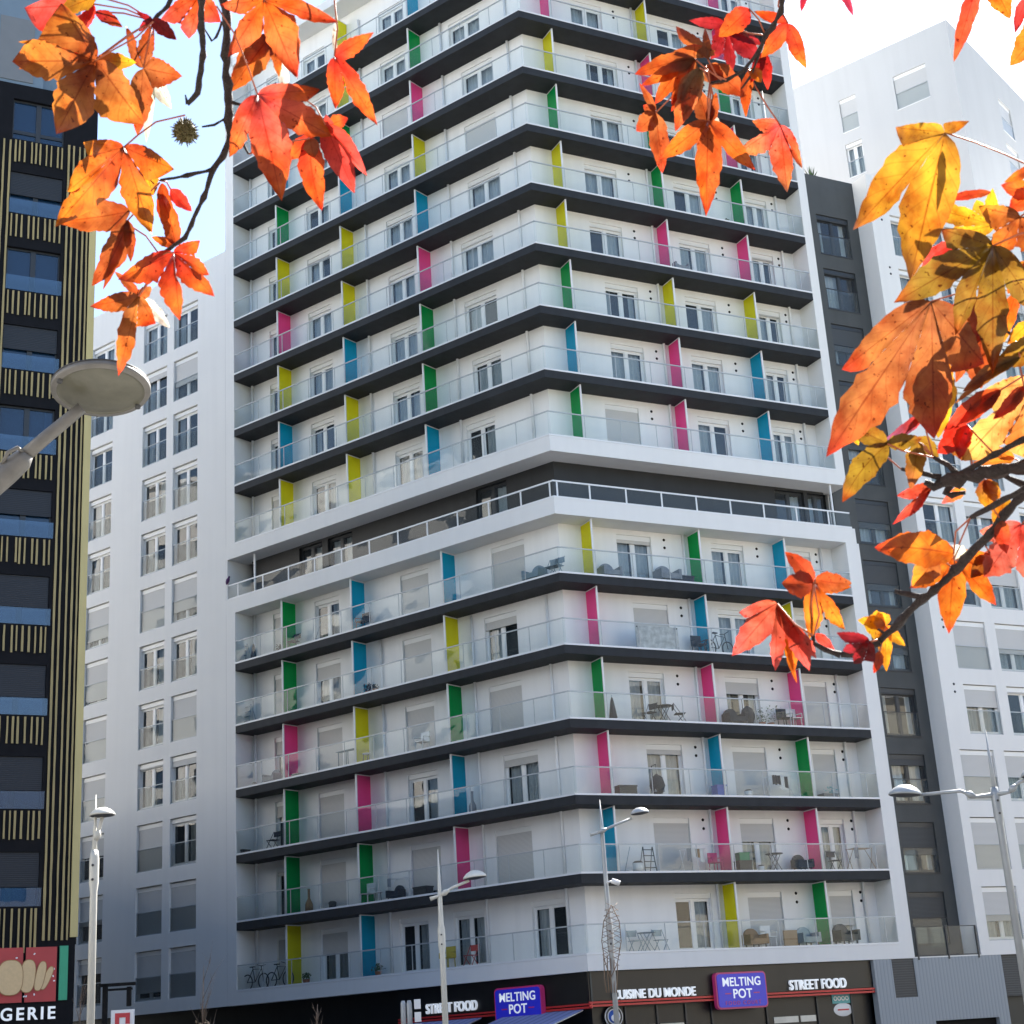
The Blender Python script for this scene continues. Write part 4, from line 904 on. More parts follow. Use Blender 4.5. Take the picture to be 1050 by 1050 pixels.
KINDS=dict(chair=(k_chair,'garden_chair','chair'),lounge=(k_lounge,'lounge_chair','armchair'),folding=(k_folding,'folding_chair','chair'),table=(k_table,'balcony_table','table'),rack=(k_rack,'drying_rack','drying rack'),bike=(k_bike,'bicycle','bicycle'),ladder=(k_ladder,'stepladder','stepladder'),bucket=(k_bucket,'bucket','bucket'),box=(k_box,'storage_box','box'),parasol=(k_parasol,'folded_parasol','parasol'),pot=(k_pot,'potted_plant','plant'),broom=(k_broom,'broom','broom'),hang=(k_hang,'hanging_chair','chair'),screen=(k_screen,'privacy_screen','screen'),stool=(k_stool,'stool','stool'),frame=(k_frame,'shelf_frame','shelf'),vase=(k_umb,'floor_vase','vase'),carton=(k_board,'carton','carton'),grill=(k_grill,'kettle_grill','grill'))
def put(kind,left,k,px,py,d,label,rot=0.,scale=1.,**kw):
    f,name,cat=KINDS[kind]; x,_=(onL if left else onR)(px,py,d); z=BASE(k)+.012; X,Y=face(left,x,d)
    t=thing(name,(X,Y,z),label,cat,None,(PHI if left else 0.)+rot)
    if scale!=1.: t.scale=(scale,)*3
    f(t,**kw)
# row just below the dark storey
put('lounge',False,9,625,584,.55,'dark grey lounge chair right of the yellow divider under the dark recessed storey')
put('lounge',False,9,684,588,.55,'wide grey lounge chair left of the green divider under the dark recessed storey',scale=1.15)
put('box',False,9,702,590,.5,'dark storage box against the green divider under the dark recessed storey',m='fabric_dark')
put('lounge',True,9,548,588,.5,'slate armchair nearest the corner edge under the dark recessed storey',m='metal_blue')
put('folding',True,9,565,583,.45,'first narrow grey chair at the very corner under the dark recessed storey',m='metal_blue',sm='metal_blue')
put('folding',True,9,571,581,.45,'second narrow grey chair at the very corner under the dark recessed storey',m='metal_blue',sm='metal_blue')
put('chair',True,9,372,637,.5,'dark cloth-covered chair right of the cyan divider under the dark recessed storey',m='fabric_dark')
put('folding',True,9,301,664,.5,'dark folding chair left of the green divider under the dark recessed storey')
put('ladder',True,9,248,676,.5,'thin blue stepladder at the outer balcony end under the dark recessed storey',m='metal_blue')
put('parasol',True,9,260,672,.5,'narrow dark folded parasol near the outer balcony end under the dark storey',scale=.75)
put('pot',True,9,288,662,.6,'dark potted plant beside the folding chair under the dark recessed storey',lm='fabric_dark')
put('broom',True,9,322,652,.5,'thin broom leaning right of the green divider under the dark recessed storey')
# next row
put('screen',False,10,675,662,.10,'grey patterned cloth screen tied behind the balcony glass, left of the cyan divider',w=1.9,h=.95)
put('bike',False,10,737,660,.45,'bicycle leaning behind the glass right of the cyan divider',rot=.2)
put('chair',False,10,717,662,.5,'white garden chair with a dark jacket, left of the bicycle',m='fabric_dark')
put('ladder',True,10,252,738,.5,'thin blue stepladder one row lower at the outer balcony end',m='metal_blue')
put('pot',True,10,378,705,.5,'round dark plant beside the cyan divider, second balcony row under the dark storey',lm='fabric_dark')
put('pot',True,10,384,704,.45,'smaller dark plant beside the cyan divider, second balcony row under the dark storey',lm='fabric_dark',h=.22,seed=4)
# third row down: clutter
put('parasol',False,11,629,737,.5,'folded dark parasol beside the green divider at the corner',scale=.85)
put('folding',False,11,667,741,.5,'dark folding chair left of the round table',rot=-1.2)
put('table',False,11,682,742,.5,'round dark table between two folding chairs')
put('folding',False,11,698,743,.5,'dark folding chair right of the round table',rot=1.2)
put('lounge',False,11,754,744,.5,'dark bulky chair right of the pink divider, on the cluttered balcony',m='fabric_dark')
put('hang',False,11,768,745,.6,'dark egg chair in the middle of the cluttered balcony')
put('pot',False,11,782,746,.45,'leafy green plant in the cluttered balcony under the hanging baskets',h=.6,seed=5)
put('pot',False,11,791,747,.5,'tall dark plant in a pot on the cluttered balcony',h=.75,seed=8)
put('chair',False,11,806,748,.5,'dark garden chair beside the second pink divider of the cluttered balcony',m='fabric_dark')
put('chair',False,11,816,749,.5,'white chair against the second pink divider of the cluttered balcony')
put('chair',True,11,433,767,.5,'white garden chair in front of the closed shutter, left of the green divider')
put('lounge',True,11,279,800,.5,'grey armchair left of the pink divider above the dark slab',m='fabric_grey',scale=.85)
put('bucket',True,11,261,805,.45,'small pot left of the grey armchair by the outer balcony end',scale=.7,m='plastic_grey')
put('frame',True,11,357,784,.45,'blue-grey metal shelf frame left of the yellow divider',m='metal_blue')
put('stool',True,11,376,780,.45,'round pale stool right of the yellow divider')
put('box',True,11,306,795,.5,'low dark box just right of the lower pink divider',w=.4,h=.22)
# third row above the shops
put('box',False,12,642,815,.45,'black storage box right of the corner pink divider, third row above the shops',m='plastic_dark',w=.75,h=.42)
put('hang',False,12,675,816,.45,'black hanging chair in front of the curtained window')
put('box',False,12,738,817,.45,'blue storage box behind the cyan divider glass',m='blue_paint',w=.4,h=.5)
put('bucket',False,12,768,818,.45,'square white tub left of the laundry rack',m='plastic_white')
put('rack',False,12,800,819,.5,'drying rack hung with dark laundry left of the green divider')
put('box',False,12,850,820,.45,'low dark tub right of the green divider, by the curved glass',m='plastic_grey',w=.7,h=.24)
put('pot',False,12,853,820,.6,'pale green plant above the dark tub right of the green divider',lm='teal',h=.4,seed=3)
put('vase',True,12,485,833,.45,'tall grey covered object beside the cyan divider, third row above the shops',m='fabric_grey')
put('folding',True,12,280,868,.5,'dark folding chair left of the green divider, third row above the shops')
put('box',True,12,250,873,.45,'small dark crate at the outer balcony end, third row above the shops',w=.35,h=.25)
# second row above the shops
put('broom',False,13,641,896,.4,'blue broom leaning right of the cyan divider at the corner')
put('bucket',False,13,655,896,.45,'white lidded bucket between the broom and the stepladder',scale=1.3)
put('ladder',False,13,668,896,.45,'grey stepladder beside the white lidded bucket')
put('rack',False,13,713,896,.5,'drying rack draped with pale towels left of the pink divider',cl=('fabric_grey','plastic_white','wood','plastic_white'))
put('chair',False,13,735,896,.45,'pink chair against the middle pink divider',m='fabric_pink',scale=.9)
put('box',False,13,763,896,.45,'black crate with a green box on top, second row above the shops',m='plastic_dark',w=.55,h=.45)
px_,pz_=onR(763,896,.45); 
gb=thing('plastic_crate',(px_,.45,BASE(13)+.012+.452),'green plastic crate stacked on the black crate','crate'); B(-.22,.22,-.16,.16,0,.26).build('crate',M['plastic_green'],gb); B(-.24,.24,-.18,.18,.26,.30).build('rim',M['plastic_green'],gb)
put('table',False,13,796,896,.5,'dark folding table in front of the half-shuttered window')
put('bucket',False,13,781,896,.4,'short white pot left of the dark folding table',m='plastic_white',scale=.8)
put('lounge',False,13,824,896,.45,'black armchair left of the right-hand pink divider, second row above the shops',m='fabric_dark',scale=.9)
put('folding',False,13,858,896,.45,'dark green folding chair right of the right-hand pink divider')
put('rack',False,13,884,895,.5,'empty pale drying rack by the end pillar, second row above the shops',cl=('fabric_grey',),m='wood')
put('vase',True,13,317,934,.5,'tall brown covered object right of the green divider nearest the balcony end',m='wood',scale=1.1)
put('bucket',True,13,341,930,.45,'low white-topped pot in front of the closed shutter',m='plastic_dark')
put('chair',True,13,377,925,.45,'white garden chair beside the second green divider')
put('stool',True,13,388,923,.4,'small white stool right of the white garden chair')
put('lounge',True,13,406,919,.5,'dark round armchair right of the white bins',m='fabric_dark',scale=.8)
put('rack',True,13,411,918,.75,'drying rack standing against the wall behind the dark armchair',cl=('fabric_grey',))
put('box',True,13,434,914,.45,'black crate under the closed shutter near the corner',m='plastic_dark',w=.7,h=.4)
# lowest row
put('folding',False,14,652,972,.45,'pale blue folding chair nearest the corner on the lowest balcony',m='metal_blue',sm='metal_blue')
put('table',False,14,664,971,.5,'pale blue folding table between two chairs on the lowest balcony',m='metal_blue')
put('folding',False,14,678,970,.45,'pale blue folding chair left of the curtained window on the lowest balcony',m='metal_blue',sm='metal_blue')
put('lounge',False,14,775,967,.45,'brown cloth armchair beside the yellow divider on the lowest balcony',m='wood')
put('chair',False,14,789,967,.45,'white plastic chair left of the carton on the lowest balcony')
put('carton',False,14,811,967,.4,'brown carton standing behind the glass on the lowest balcony')
put('lounge',False,14,829,967,.45,'slate blue armchair left of the green divider on the lowest balcony',m='metal_blue')
put('lounge',False,14,868,966,.45,'dark slate armchair right of the green divider on the lowest balcony',m='metal_dark',scale=1.1)
put('bike',True,14,262,1012,.45,'black bicycle at the outer end of the lowest balcony')
put('bike',True,14,287,1007,.5,'black bicycle left of the yellow divider on the lowest balcony')
put('pot',True,14,314,1003,.45,'dark potted plant right of the yellow divider on the lowest balcony',h=.25)
put('pot',True,14,388,994,.45,'dark potted plant right of the cyan divider on the lowest balcony',h=.3,seed=6)
put('chair',True,14,459,985,.45,'yellow shell chair behind the one-armed lamp on the lowest balcony',m='plastic_yellow')
put('folding',True,14,483,981,.45,'red folding chair in front of the window right of the yellow chair',m='plastic_red',sm='plastic_red')
# upper rows
put('lounge',False,4,696,268,.5,'grey lounge chair right of the pink divider high up under the orange leaves',scale=.9)
put('pot',False,3,745,228,.45,'small dark pot beside the green divider high on the tower',h=.2)
xx,zz=onL(234.5,609,.02); X,Y=face(True,xx,-.05)
pb=thing('perched_pigeon',(X,Y,22.415),'dark purple pigeon perched on the end of the dark storey railing','bird')
MB().lathe([(.0,-.17),(.03,-.14),(.075,-.05),(.09,.04),(.07,.12),(.045,.18),(.05,.22),(.035,.26),(.0,.275)],(0,0,.16),12,(.35,.0,.94)).build('body',M['fabric_purple'],pb)
MB().tube([(-.02,.02,.05),(-.02,.02,0)],.008,5).tube([(.02,-.02,.05),(.02,-.02,0)],.008,5).build('legs',M['plastic_red'],pb)
# ------------------------------------------------------------------ sweetgum branches close to the camera
BR=(.42,.125,.035); RED=(.72,.045,.025); PNK=(.80,.10,.085); ORG=(.80,.16,.018); AMB=(.78,.25,.02); YEL=(.82,.43,.025); OLV=(.31,.165,.018); CRM=(.34,.014,.02); RST=(.50,.085,.018); GLD=(.62,.26,.018)
SG=(-1,-.75,-.5,-.25,0,.25,.5,.75,1)
class Branch:
    def __init__(s,name,D,org,label):
        s.D=D; s.o=at(org[0],org[1],D); s.t=thing(name,tuple(s.o),label,'branch','autumn branches hanging into view'); s.tw=[]; s.n=0; s.r=random.Random(len(label))
    def P(s,x,y,dz=0.): 
        # a point of this branch: on the plane facing the view at the branch's distance, moved dz metres away
        n=ray((x+s.o_px[0])/2,(y+s.o_px[1])/2) if False else None
        return at(x,y,s.D+dz)-s.o
    def twig(s,pts,r,dz=0.,dz1=None):
        k=s.D/FPX; out=[]; rr=[]
        n=len(pts); m=s.r
        for i in range(n-1):
            (x0,y0),(x1,y1)=pts[i],pts[i+1]; ln=math.hypot(x1-x0,y1-y0); st=max(1,int(ln/7))
            for j in range(st):
                f=j/st; g=(i+f)/(n-1)
                ra=(r if not isinstance(r,tuple) else r[0]+(r[1]-r[0])*g)
                jx,jy=(m.uniform(-.18,.18)*ra,m.uniform(-.18,.18)*ra) if 0<i+j else (0,0)
                z=dz+((dz1 if dz1 is not None else dz)-dz)*g
                out.append(s.P(x0+(x1-x0)*f+jx,y0+(y1-y0)*f+jy,z)); rr.append(.72*ra*k*(1+.16*m.uniform(-1,1)+(.28 if (j%4==0) else 0)))
        ra=(r if not isinstance(r,tuple) else r[1]); z=dz if dz1 is None else dz1
        out.append(s.P(*pts[-1],z)); rr.append(.65*ra*k)
        MB().tube(out,rr,10,True,.45).build('twig',M['bark'],s.t)
        s.tw += [(p,z) for p in pts]
    def leaf(s,base,lobes,c0,c1,dz=0.,pet=None,bend=.0,fold=.25,tipz=None,bulge=.16,c2=None):
        """lobes: ('t',x,y[,dz]) tips and ('s',x,y) notches in order round the leaf; single ('l',x,y,halfwidth[,dz]) lobes stand alone"""
        k=s.D/FPX; mb=MB(); mb.c=[]; mb.uv=[]; r=s.r; bx,by=base; s.n+=1; bend+=r.uniform(-.16,.16); fold*=r.uniform(.8,1.9)
        o=s.P(bx,by,dz); ph=r.uniform(0,6.28); nz=r.uniform(-1,1)*.25; nx=r.uniform(-1,1)*.25
        view=ray(bx,by)
        def V(x,y,z=0.):   # a point in the leaf's own plane (square to the view at its foot), tilted, then pushed back by z
            z=z+.0055*noise.noise(Vector((x*.055+ph,y*.055,ph)))+.0022*noise.noise(Vector((x*.17,y*.17+ph,1.3)))
            q=CR*((x-bx)*k)-CU*((y-by)*k); ca=view.dot(CF)
            q=q+view*(z+nx*(x-bx)*k+nz*(y-by)*k*.8)
            return o+q
        def put_lobe(tip,left,right,td):
            tx,ty=tip; L=math.hypot(tx-bx,ty-by); ux,uy=(tx-bx)/L,(ty-by)/L; px,py=-uy,ux
            n=20; rows=[]; sh=r.uniform(.85,1.15)
            def edge(side,s0,t):     # half width at t, from the notch (s0) or free side
                if s0 is not None:
                    lx,ly=s0; a=((lx-bx)*ux+(ly-by)*uy)/L; h=((lx-bx)*px+(ly-by)*py)*side
                    a=min(max(a,.06),.8)
                    if t<=a: return h*t/a
                    q=(t-a)/(1-a); return h*(1-q)+bulge*.48*L*sh*math.sin(math.pi*q)*(1-.35*q)+L*.012*math.sin(q*22+ph)*(1-q)
                w=L*.30 if side else 0; return None
            for i in range(n+1):
                t=i/n
                lw=edge(1,left,t) if left is not None else None; rw=edge(-1,right,t) if right is not None else None
                free=lambda : L*.175*sh*(math.sin(math.pi*min(1,t**.70))**.85 if 0<t<1 else 0)*(1-.15*t)
                if lw is None: lw=free()
                if rw is None: rw=free()
                row=[]
                for sg in SG:
                    wv=(lw if sg>0 else rw)*abs(sg)*(1+(.05*math.sin(t*47+ph*3)+.04*math.sin(t*83+ph) if abs(sg)==1 and .2<t<.97 else 0)); x=bx+ux*t*L+px*wv*(1 if sg>0 else -1); y=by+uy*t*L+py*wv*(1 if sg>0 else -1)
                    z=(bend*t*t*L*k*1.2+(td if td else 0)*t**1.6-fold*abs(sg)*abs(wv)*k+.05*L*k*math.sin(t*5+ph+sg))
                    row.append((V(x,y,z),t,sg,wv))
                rows.append(row)
            m=len(mb.v)
            for row in rows:
                for (p,t,sg,wv) in row:
                    mb.v.append(tuple(p)); mb.uv.append((t,sg)); f=min(1,max(0,t*1.15-.1+.12*math.sin(ph+t*7+sg*2))); f2=f*f
                    cc=[a+(b-a)*f for a,b in zip(c0,c1)]
                    if c2: cc=[a+(b-a)*max(0,(t-.72)/.28)**1.3 for a,b in zip(cc,c2)]
                    mb.c.append(tuple(.44*v for v in cc)+(1,))
            for i in range(n):
                for j in range(8):
                    mb.f.append((m+i*9+j,m+i*9+j+1,m+(i+1)*9+j+1,m+(i+1)*9+j)); mb.sm.append(True)
        def lone(tip,hw,td):
            tx,ty=tip; L=math.hypot(tx-bx,ty-by); ux,uy=(tx-bx)/L,(ty-by)/L; px,py=-uy,ux; n=20; m=len(mb.v); cv=r.uniform(-.06,.06)
            for i in range(n+1):
                t=i/n; w=hw*(math.sin(math.pi*t**.72)**.8 if 0<t<1 else (.12 if t==0 else 0))*(1+.07*math.sin(t*19+ph)+.05*math.sin(t*51+ph*2))
                for sg in SG:
                    x=bx+ux*t*L+px*(w*sg+cv*L*math.sin(math.pi*t)); y=by+uy*t*L+py*(w*sg+cv*L*math.sin(math.pi*t))
                    z=bend*t*t*L*k*1.2+(td or 0)*t-fold*abs(sg)*w*k*1.4
                    mb.v.append(tuple(V(x,y,z))); mb.uv.append((t,sg)); f=min(1,max(0,t*1.15-.1+.12*math.sin(ph+t*7+sg*2)))
                    cc=[a+(b-a)*f for a,b in zip(c0,c1)]
                    if c2: cc=[a+(b-a)*max(0,(t-.72)/.28)**1.3 for a,b in zip(cc,c2)]
                    mb.c.append(tuple(.44*v for v in cc)+(1,))
            for i in range(n):
                for j in range(8): mb.f.append((m+i*9+j,m+i*9+j+1,m+(i+1)*9+j+1,m+(i+1)*9+j)); mb.sm.append(True)
        for i,q in enumerate(lobes):
            td=q[3] if q[0]=='t' and len(q)>3 else (q[4] if q[0]=='l' and len(q)>4 else r.uniform(-.012,.012))
            if q[0]=='t':
                pv=lobes[i-1] if i>0 and lobes[i-1][0]=='s' else None; nx_=lobes[i+1] if i+1<len(lobes) and lobes[i+1][0]=='s' else None
                tx,ty=q[1],q[2]; L=math.hypot(tx-bx,ty-by); ux,uy=(tx-bx)/L,(ty-by)/L; px,py=-uy,ux
                lf=rt=None
                for sN in (pv,nx_):
                    if sN:
                        h=(sN[1]-bx)*px+(sN[2]-by)*py
                        if h>=0: lf=(sN[1],sN[2])
                        else: rt=(sN[1],sN[2])
                put_lobe((tx,ty),lf,rt,td)
            elif q[0]=='l': lone((q[1],q[2]),q[3],td)
        lf_=mb.build('leaf',M['leaf'],s.t)
        # the stalk
        if pet is None:
            best=min(s.tw,key=lambda q:(q[0][0]-bx)**2+(q[0][1]-by)**2) if s.tw else None
            if best and 6<math.hypot(best[0][0]-bx,best[0][1]-by)<75: 
                (ax,ay),az=best; pet=[(ax,ay,az),((ax+bx)/2+r.uniform(-4,4),(ay+by)/2-3,(az+dz)/2),(bx,by,dz)]
        else:
            pet=[(x,y,dz) for x,y in pet]
        if pet: MB().tube([s.P(*p) for p in pet],[.9*k]*len(pet),6).build('petiole',M['petiole'],lf_)
T=lambda x,y,z=None: ('t',x,y) if z is None else ('t',x,y,z)
S=lambda x,y: ('s',x,y)
Lb=lambda x,y,w,z=None: ('l',x,y,w) if z is None else ('l',x,y,w,z)

# --- branch above the bakery
b=Branch('sweetgum_branch',2.0,(220,-40),'drooping sweetgum twigs with orange leaves and a spiky seed ball, against the pale blue sky')
b.twig([(226,-30),(229,0),(233,25),(231,50),(233,87),(234,124),(237,140)],(5.2,5.2)); b.twig([(237,138),(229,160),(219,173),(209,202),(190,244),(164,262)],(4.2,2.6))
b.twig([(219,173),(192,180),(164,185)],(2.6,1.8)); b.twig([(204,-30),(206,0),(207.6,57),(202,95),(192,107)],(4.2,3.4),-.06); b.twig([(192,107),(190,97)],(2,.8),-.06)
b.twig([(180,-12),(172,6),(157,21)],(3,2.4),.05); b.twig([(234,120),(220,128),(207,130)],(1.6,1.2)); b.twig([(234,104),(247,107),(259,103)],(2.2,1.6)); b.twig([(236,130),(246,142),(255,158)],(2.4,1.6),.02)
b.twig([(228,22),(222,38),(217,42),(210,30)],(1.6,1.),.03)
b.leaf((96,4),[T(27,8),S(45,32),T(52,46),S(66,30),T(78,40)],RED,PNK,.10,bend=.1)
b.leaf((98,12),[Lb(124,27,6)],CRM,RST,.03); b.leaf((99,-4),[Lb(60,12,9)],GLD,OLV,.05)
b.leaf((98,62),[T(66,8),S(46,42),T(20,63),S(64,80),T(61,131),S(97,109),T(143,122)],BR,(.60,.22,.03),-.05,pet=[(98,62),(118,50),(140,38),(157,22)],bend=-.1,c2=RST)
b.leaf((100,60),[Lb(24,70,9),Lb(24,44,6)],RED,AMB,.03)
b.leaf((99,60),[Lb(137,64,9)],ORG,YEL,.0)
b.leaf((147,70),[T(130,28),S(141,52),T(154,27),S(156,58),T(186,78),S(156,90),T(141,138)],BR,RST,.06,pet=[(147,70),(152,45),(156,24)],bend=.15)
b.leaf((152,66),[Lb(150,146,6.5),Lb(176,112,9)],(.75,.72,.66),(.72,.66,.55),.11)
b.leaf((156,20),[Lb(141,12,3),Lb(143,32,4),Lb(180,40,7)],CRM,CRM,.04)
b.leaf((206,-6),[T(166,19),S(186,22),T(194,39),S(203,20),T(226,22)],ORG,PNK,.08)
b.leaf((127,151),[T(88,146),S(90,160),T(72,194),S(84,190),T(60,229),S(122,187),T(154,235),S(148,182),T(175,172)],RST,(.74,.24,.02),-.03,pet=[(127,151),(142,138),(160,125),(190,118)],c2=AMB,bend=-.05)
b.leaf((133,217),[Lb(61,227,15)],BR,ORG,.03,pet=[(133,217),(150,200),(164,187)]); b.leaf((150,176),[Lb(157,200,9)],YEL,AMB,.05,pet=[(150,176),(164,185)])
b.leaf((131,226),[Lb(95,292,13),Lb(134,268,6),Lb(106,296,6)],BR,RST,.06,pet=[(131,226),(150,205),(164,187)]); b.leaf((128,228),[Lb(117,252,9)],(.74,.68,.58),(.70,.6,.5),.08)
b.leaf((166,188),[Lb(182,250,8)],RST,ORG,.05); b.leaf((175,194),[Lb(196,216,7)],RED,RED,.02)
b.leaf((178,259),[T(124,285),S(163,287),T(184,326,.02),S(181,282),T(218,302),S(200,278),T(213,281),S(198,262),T(204,247)],RED,ORG,-.02,pet=[(178,259),(172,259),(164,262)],c2=RED)
b.leaf((180,252),[Lb(163,196,9),Lb(156,243,5)],RST,ORG,.02)
b.leaf((142,304),[T(94,314),S(128,318),T(122,383),S(140,334),T(159,331)],BR,ORG,.0,pet=[(142,304),(152,290),(164,263)],c2=RED,bend=-.1); b.leaf((142,304),[Lb(118,279,5),Lb(155,294,6)],RST,BR,.03)
b.leaf((146,306),[Lb(174,336,7)],(.76,.73,.68),(.74,.7,.64),.05)
b.leaf((264,97),[T(237,157),S(255,134),T(287,198),S(294,130),T(335,137),S(306,104),T(324,92)],PNK,ORG,-.05,pet=[(264,97),(254,68),(240,34),(222,6)],bulge=.13,c2=RST)
b.leaf((271,0),[T(228,5),S(252,14),T(236,55),S(270,31),T(303,76),S(300,15),T(343,22)],ORG,(.72,.13,.05),-.02,pet=[(271,0),(262,-20)],bulge=.12,c2=RED)
b.leaf((278,36),[Lb(238,92,15),Lb(286,78,6),Lb(250,66,10)],BR,ORG,.06,pet=[(278,36),(282,10),(280,-15)]); b.leaf((282,52),[Lb(293,96,7)],(.78,.76,.72),(.75,.72,.66),.09)
b.leaf((343,58),[T(382,34),S(354,62),T(386,127),S(352,80),T(344,111)],RED,ORG,.04,pet=[(343,58),(346,30),(342,-10)],c2=RED,bulge=.18); b.leaf((344,56),[Lb(346,16,2.5)],(.75,.72,.66),(.72,.66,.58),.04)
b.leaf((318,140),[Lb(296,164,9),Lb(330,215,13)],RED,ORG,.05,pet=[(318,140),(300,118),(262,104)],c2=RED); b.leaf((318,142),[Lb(322,162,8)],BR,BR,.03)
b.leaf((334,128),[T(334,117),S(343,132),T(363,197),S(358,158),T(376,180)],RED,PNK,.06,pet=[(334,128),(324,110),(310,100)],bulge=.1); b.leaf((338,128),[Lb(357,121,8),Lb(372,176,9)],ORG,RED,.09)
# seed ball
sb=b.P(190,135,.0); rb=10.5*2.0/FPX; m_=MB(); ico=MB().lathe([(rb*math.sin(a*.3142),-rb*math.cos(a*.3142)) for a in range(11)],tuple(sb),18)
rs=random.Random(5)
for i in range(150):
    zz=rs.uniform(-1,1); a=rs.random()*6.283; q=Vector((math.sqrt(1-zz*zz)*math.cos(a),math.sqrt(1-zz*zz)*math.sin(a),zz)); ico.tube([sb+q*rb*.9,sb+q*rb*rs.uniform(1.2,1.48)],[rb*.13,rb*.02],5)
ico.build('seed_ball',M['seed'],b.t)

# --- branch in the middle, in front of the balconies
b=Branch('sweetgum_branch',2.5,(800,-20),'curved sweetgum twig with a dense tuft of brown and orange leaves before upper balconies')
b.twig([(806,-30),(801,12),(792,28),(784,36),(779,52),(762,73),(745,82),(728,85)],(3.6,2.0)); b.twig([(779,54),(770,78),(760,91)],(1.6,1.2),.0)
b.leaf((726,61),[T(694,28,.03),S(706,48),T(723,30,.02),S(722,48)],BR,RST,-.03,pet=[(726,61),(735,78),(745,82)])
b.leaf((712,60),[Lb(712,46,20,-.01),Lb(655,75,10,-.02),Lb(661,86,8),Lb(690,105,9),Lb(674,104,10)],BR,ORG,-.02,pet=[(712,60),(726,72),(740,82)],c2=RED)
b.leaf((718,70),[Lb(694,131,11),Lb(702,122,8),Lb(690,112,7)],(.50,.28,.14),ORG,-.05,c2=RED)
b.leaf((745,26),[T(707,21),S(735,30),T(729,60),S(742,52),T(751,72),S(752,50),T(780,62),S(764,34),T(781,46)],CRM,(.42,.03,.035),.08,pet=[(745,26),(768,34),(784,36)])
b.leaf((768,9),[Lb(739,36,11)],RED,ORG,.0,pet=[(768,9),(778,20),(784,34)])
b.leaf((808,24),[T(774,12),S(800,24),T(781,58),S(806,40),T(826,68)],RED,ORG,.02,pet=[(808,24),(798,6),(800,-10)],bulge=.22)
b.leaf((726,124),[T(678,162),S(715,146),T(724,217),S(740,150),T(772,172)],RST,(.76,.17,.015),-.04,pet=[(726,124),(728,104),(729,86)],bulge=.13,c2=RED); b.leaf((727,126),[Lb(716,92,10),Lb(734,96,6)],BR,RST,-.01); b.leaf((730,118),[Lb(739,146,6)],(.70,.5,.42),(.68,.5,.42),.02)
b.leaf((672,116),[Lb(653,134,10),Lb(679,177,10),Lb(656,86,4),Lb(660,108,6)],BR,RST,.02,pet=[(672,116),(690,98),(722,86)],c2=RED)
b.leaf((800,128),[T(772,124),S(785,136),T(753,159),S(789,153),T(807,195),S(810,150),T(822,172)],PNK,(.74,.22,.06),.03,pet=[(800,128),(786,108),(772,84)],bulge=.14)
b.leaf((724,68),[Lb(762,98,13),Lb(742,84,10)],BR,RST,.03); b.leaf((769,72),[Lb(765,118,6)],RST,ORG,.02); b.leaf((783,54),[Lb(787,91,6),Lb(770,84,6)],CRM,RED,.04); b.leaf((771,70),[Lb(780,84,6)],ORG,AMB,.0)

# --- branch on the side of the pale blocks
b=Branch('sweetgum_branch',1.85,(1090,480),'thick dark sweetgum branch with yellow, olive and red leaves before the pale block')
b.twig([(1090,474),(1050,480),(1021,483),(1000,487),(983,491),(965,495)],(9.5,8.)); b.twig([(965,495),(957,499),(948,494)],(6,4)); b.twig([(978,491),(970,505),(976,508),(990,505)],(5,3.5),.02)
b.twig([(985,488),(972,477),(957,469)],(3.8,2.6)); b.twig([(965,490),(945,485),(924,481)],(4.,2.6)); b.twig([(985,486),(997,479),(1020,466),(1050,451),(1080,440)],(3.2,3.8)); b.twig([(1020,484),(1052,498),(1085,500)],(3.5,4.5),.04)
b.twig([(1085,475),(1050,506),(1010,552),(980,585),(946,614),(919,641),(902,658)],(6.5,4.6)); b.twig([(902,658),(877,670),(862,671)],(4.6,4.6)); b.twig([(862,671),(846,666),(834,659),(834,648)],(3.4,2.8))
b.twig([(946,614),(940,611),(917,606)],(3.6,3.4)); b.twig([(902,656),(908,650),(900,645)],(2.4,1.8)); b.twig([(1052,500),(1030,512),(1018,519),(995,531)],(4,3.),-.02); b.twig([(1010,552),(1011,560)],(1.8,1.2))
b.twig([(1075,300),(1060,330),(1040,345),(1030,338)],(2.4,1.8),.06)
b.leaf((969,136),[T(992,125),S(966,128),T(923,131),S(926,148),T(884,226),S(931,190),T(937,271)],(.62,.30,.03),GLD,-.05,pet=[(969,136),(1000,146),(1030,158),(1060,172)],bulge=.13,c2=BR)
b.leaf((972,142),[Lb(968,196,4)],(.78,.76,.7),(.76,.72,.64),-.02)
b.leaf((1020,231),[T(1018,194),S(1010,212),T(1002,206),S(998,216),T(956,213),S(985,232),T(975,240)],YEL,(.82,.52,.03),.05,bulge=.16)
b.leaf((1016,197),[Lb(964,206,4.5)],RST,RED,.03)
b.leaf((1018,252),[T(970,236),S(978,256),T(926,305),S(988,282),T(983,336),S(1004,290),T(1018,372),S(1030,290),T(1062,316)],OLV,(.30,.17,.03),-.06,bulge=.14,c2=RST,pet=[(1018,252),(1045,240),(1080,232)])
b.leaf((1046,222),[T(1006,212),S(1022,236),T(1018,262),S(1042,250),T(1072,262)],BR,AMB,.0,pet=[(1046,222),(1075,205)]); b.leaf((1062,196),[Lb(1028,190,10),Lb(1036,214,12),Lb(1072,238,12)],AMB,RED,.04)
b.leaf((979,250),[Lb(945,274,8)],RED,PNK,.08); b.leaf((994,300),[Lb(968,326,5)],PNK,RED,.08); b.leaf((1070,170),[Lb(1032,186,6)],CRM,AMB,.03)
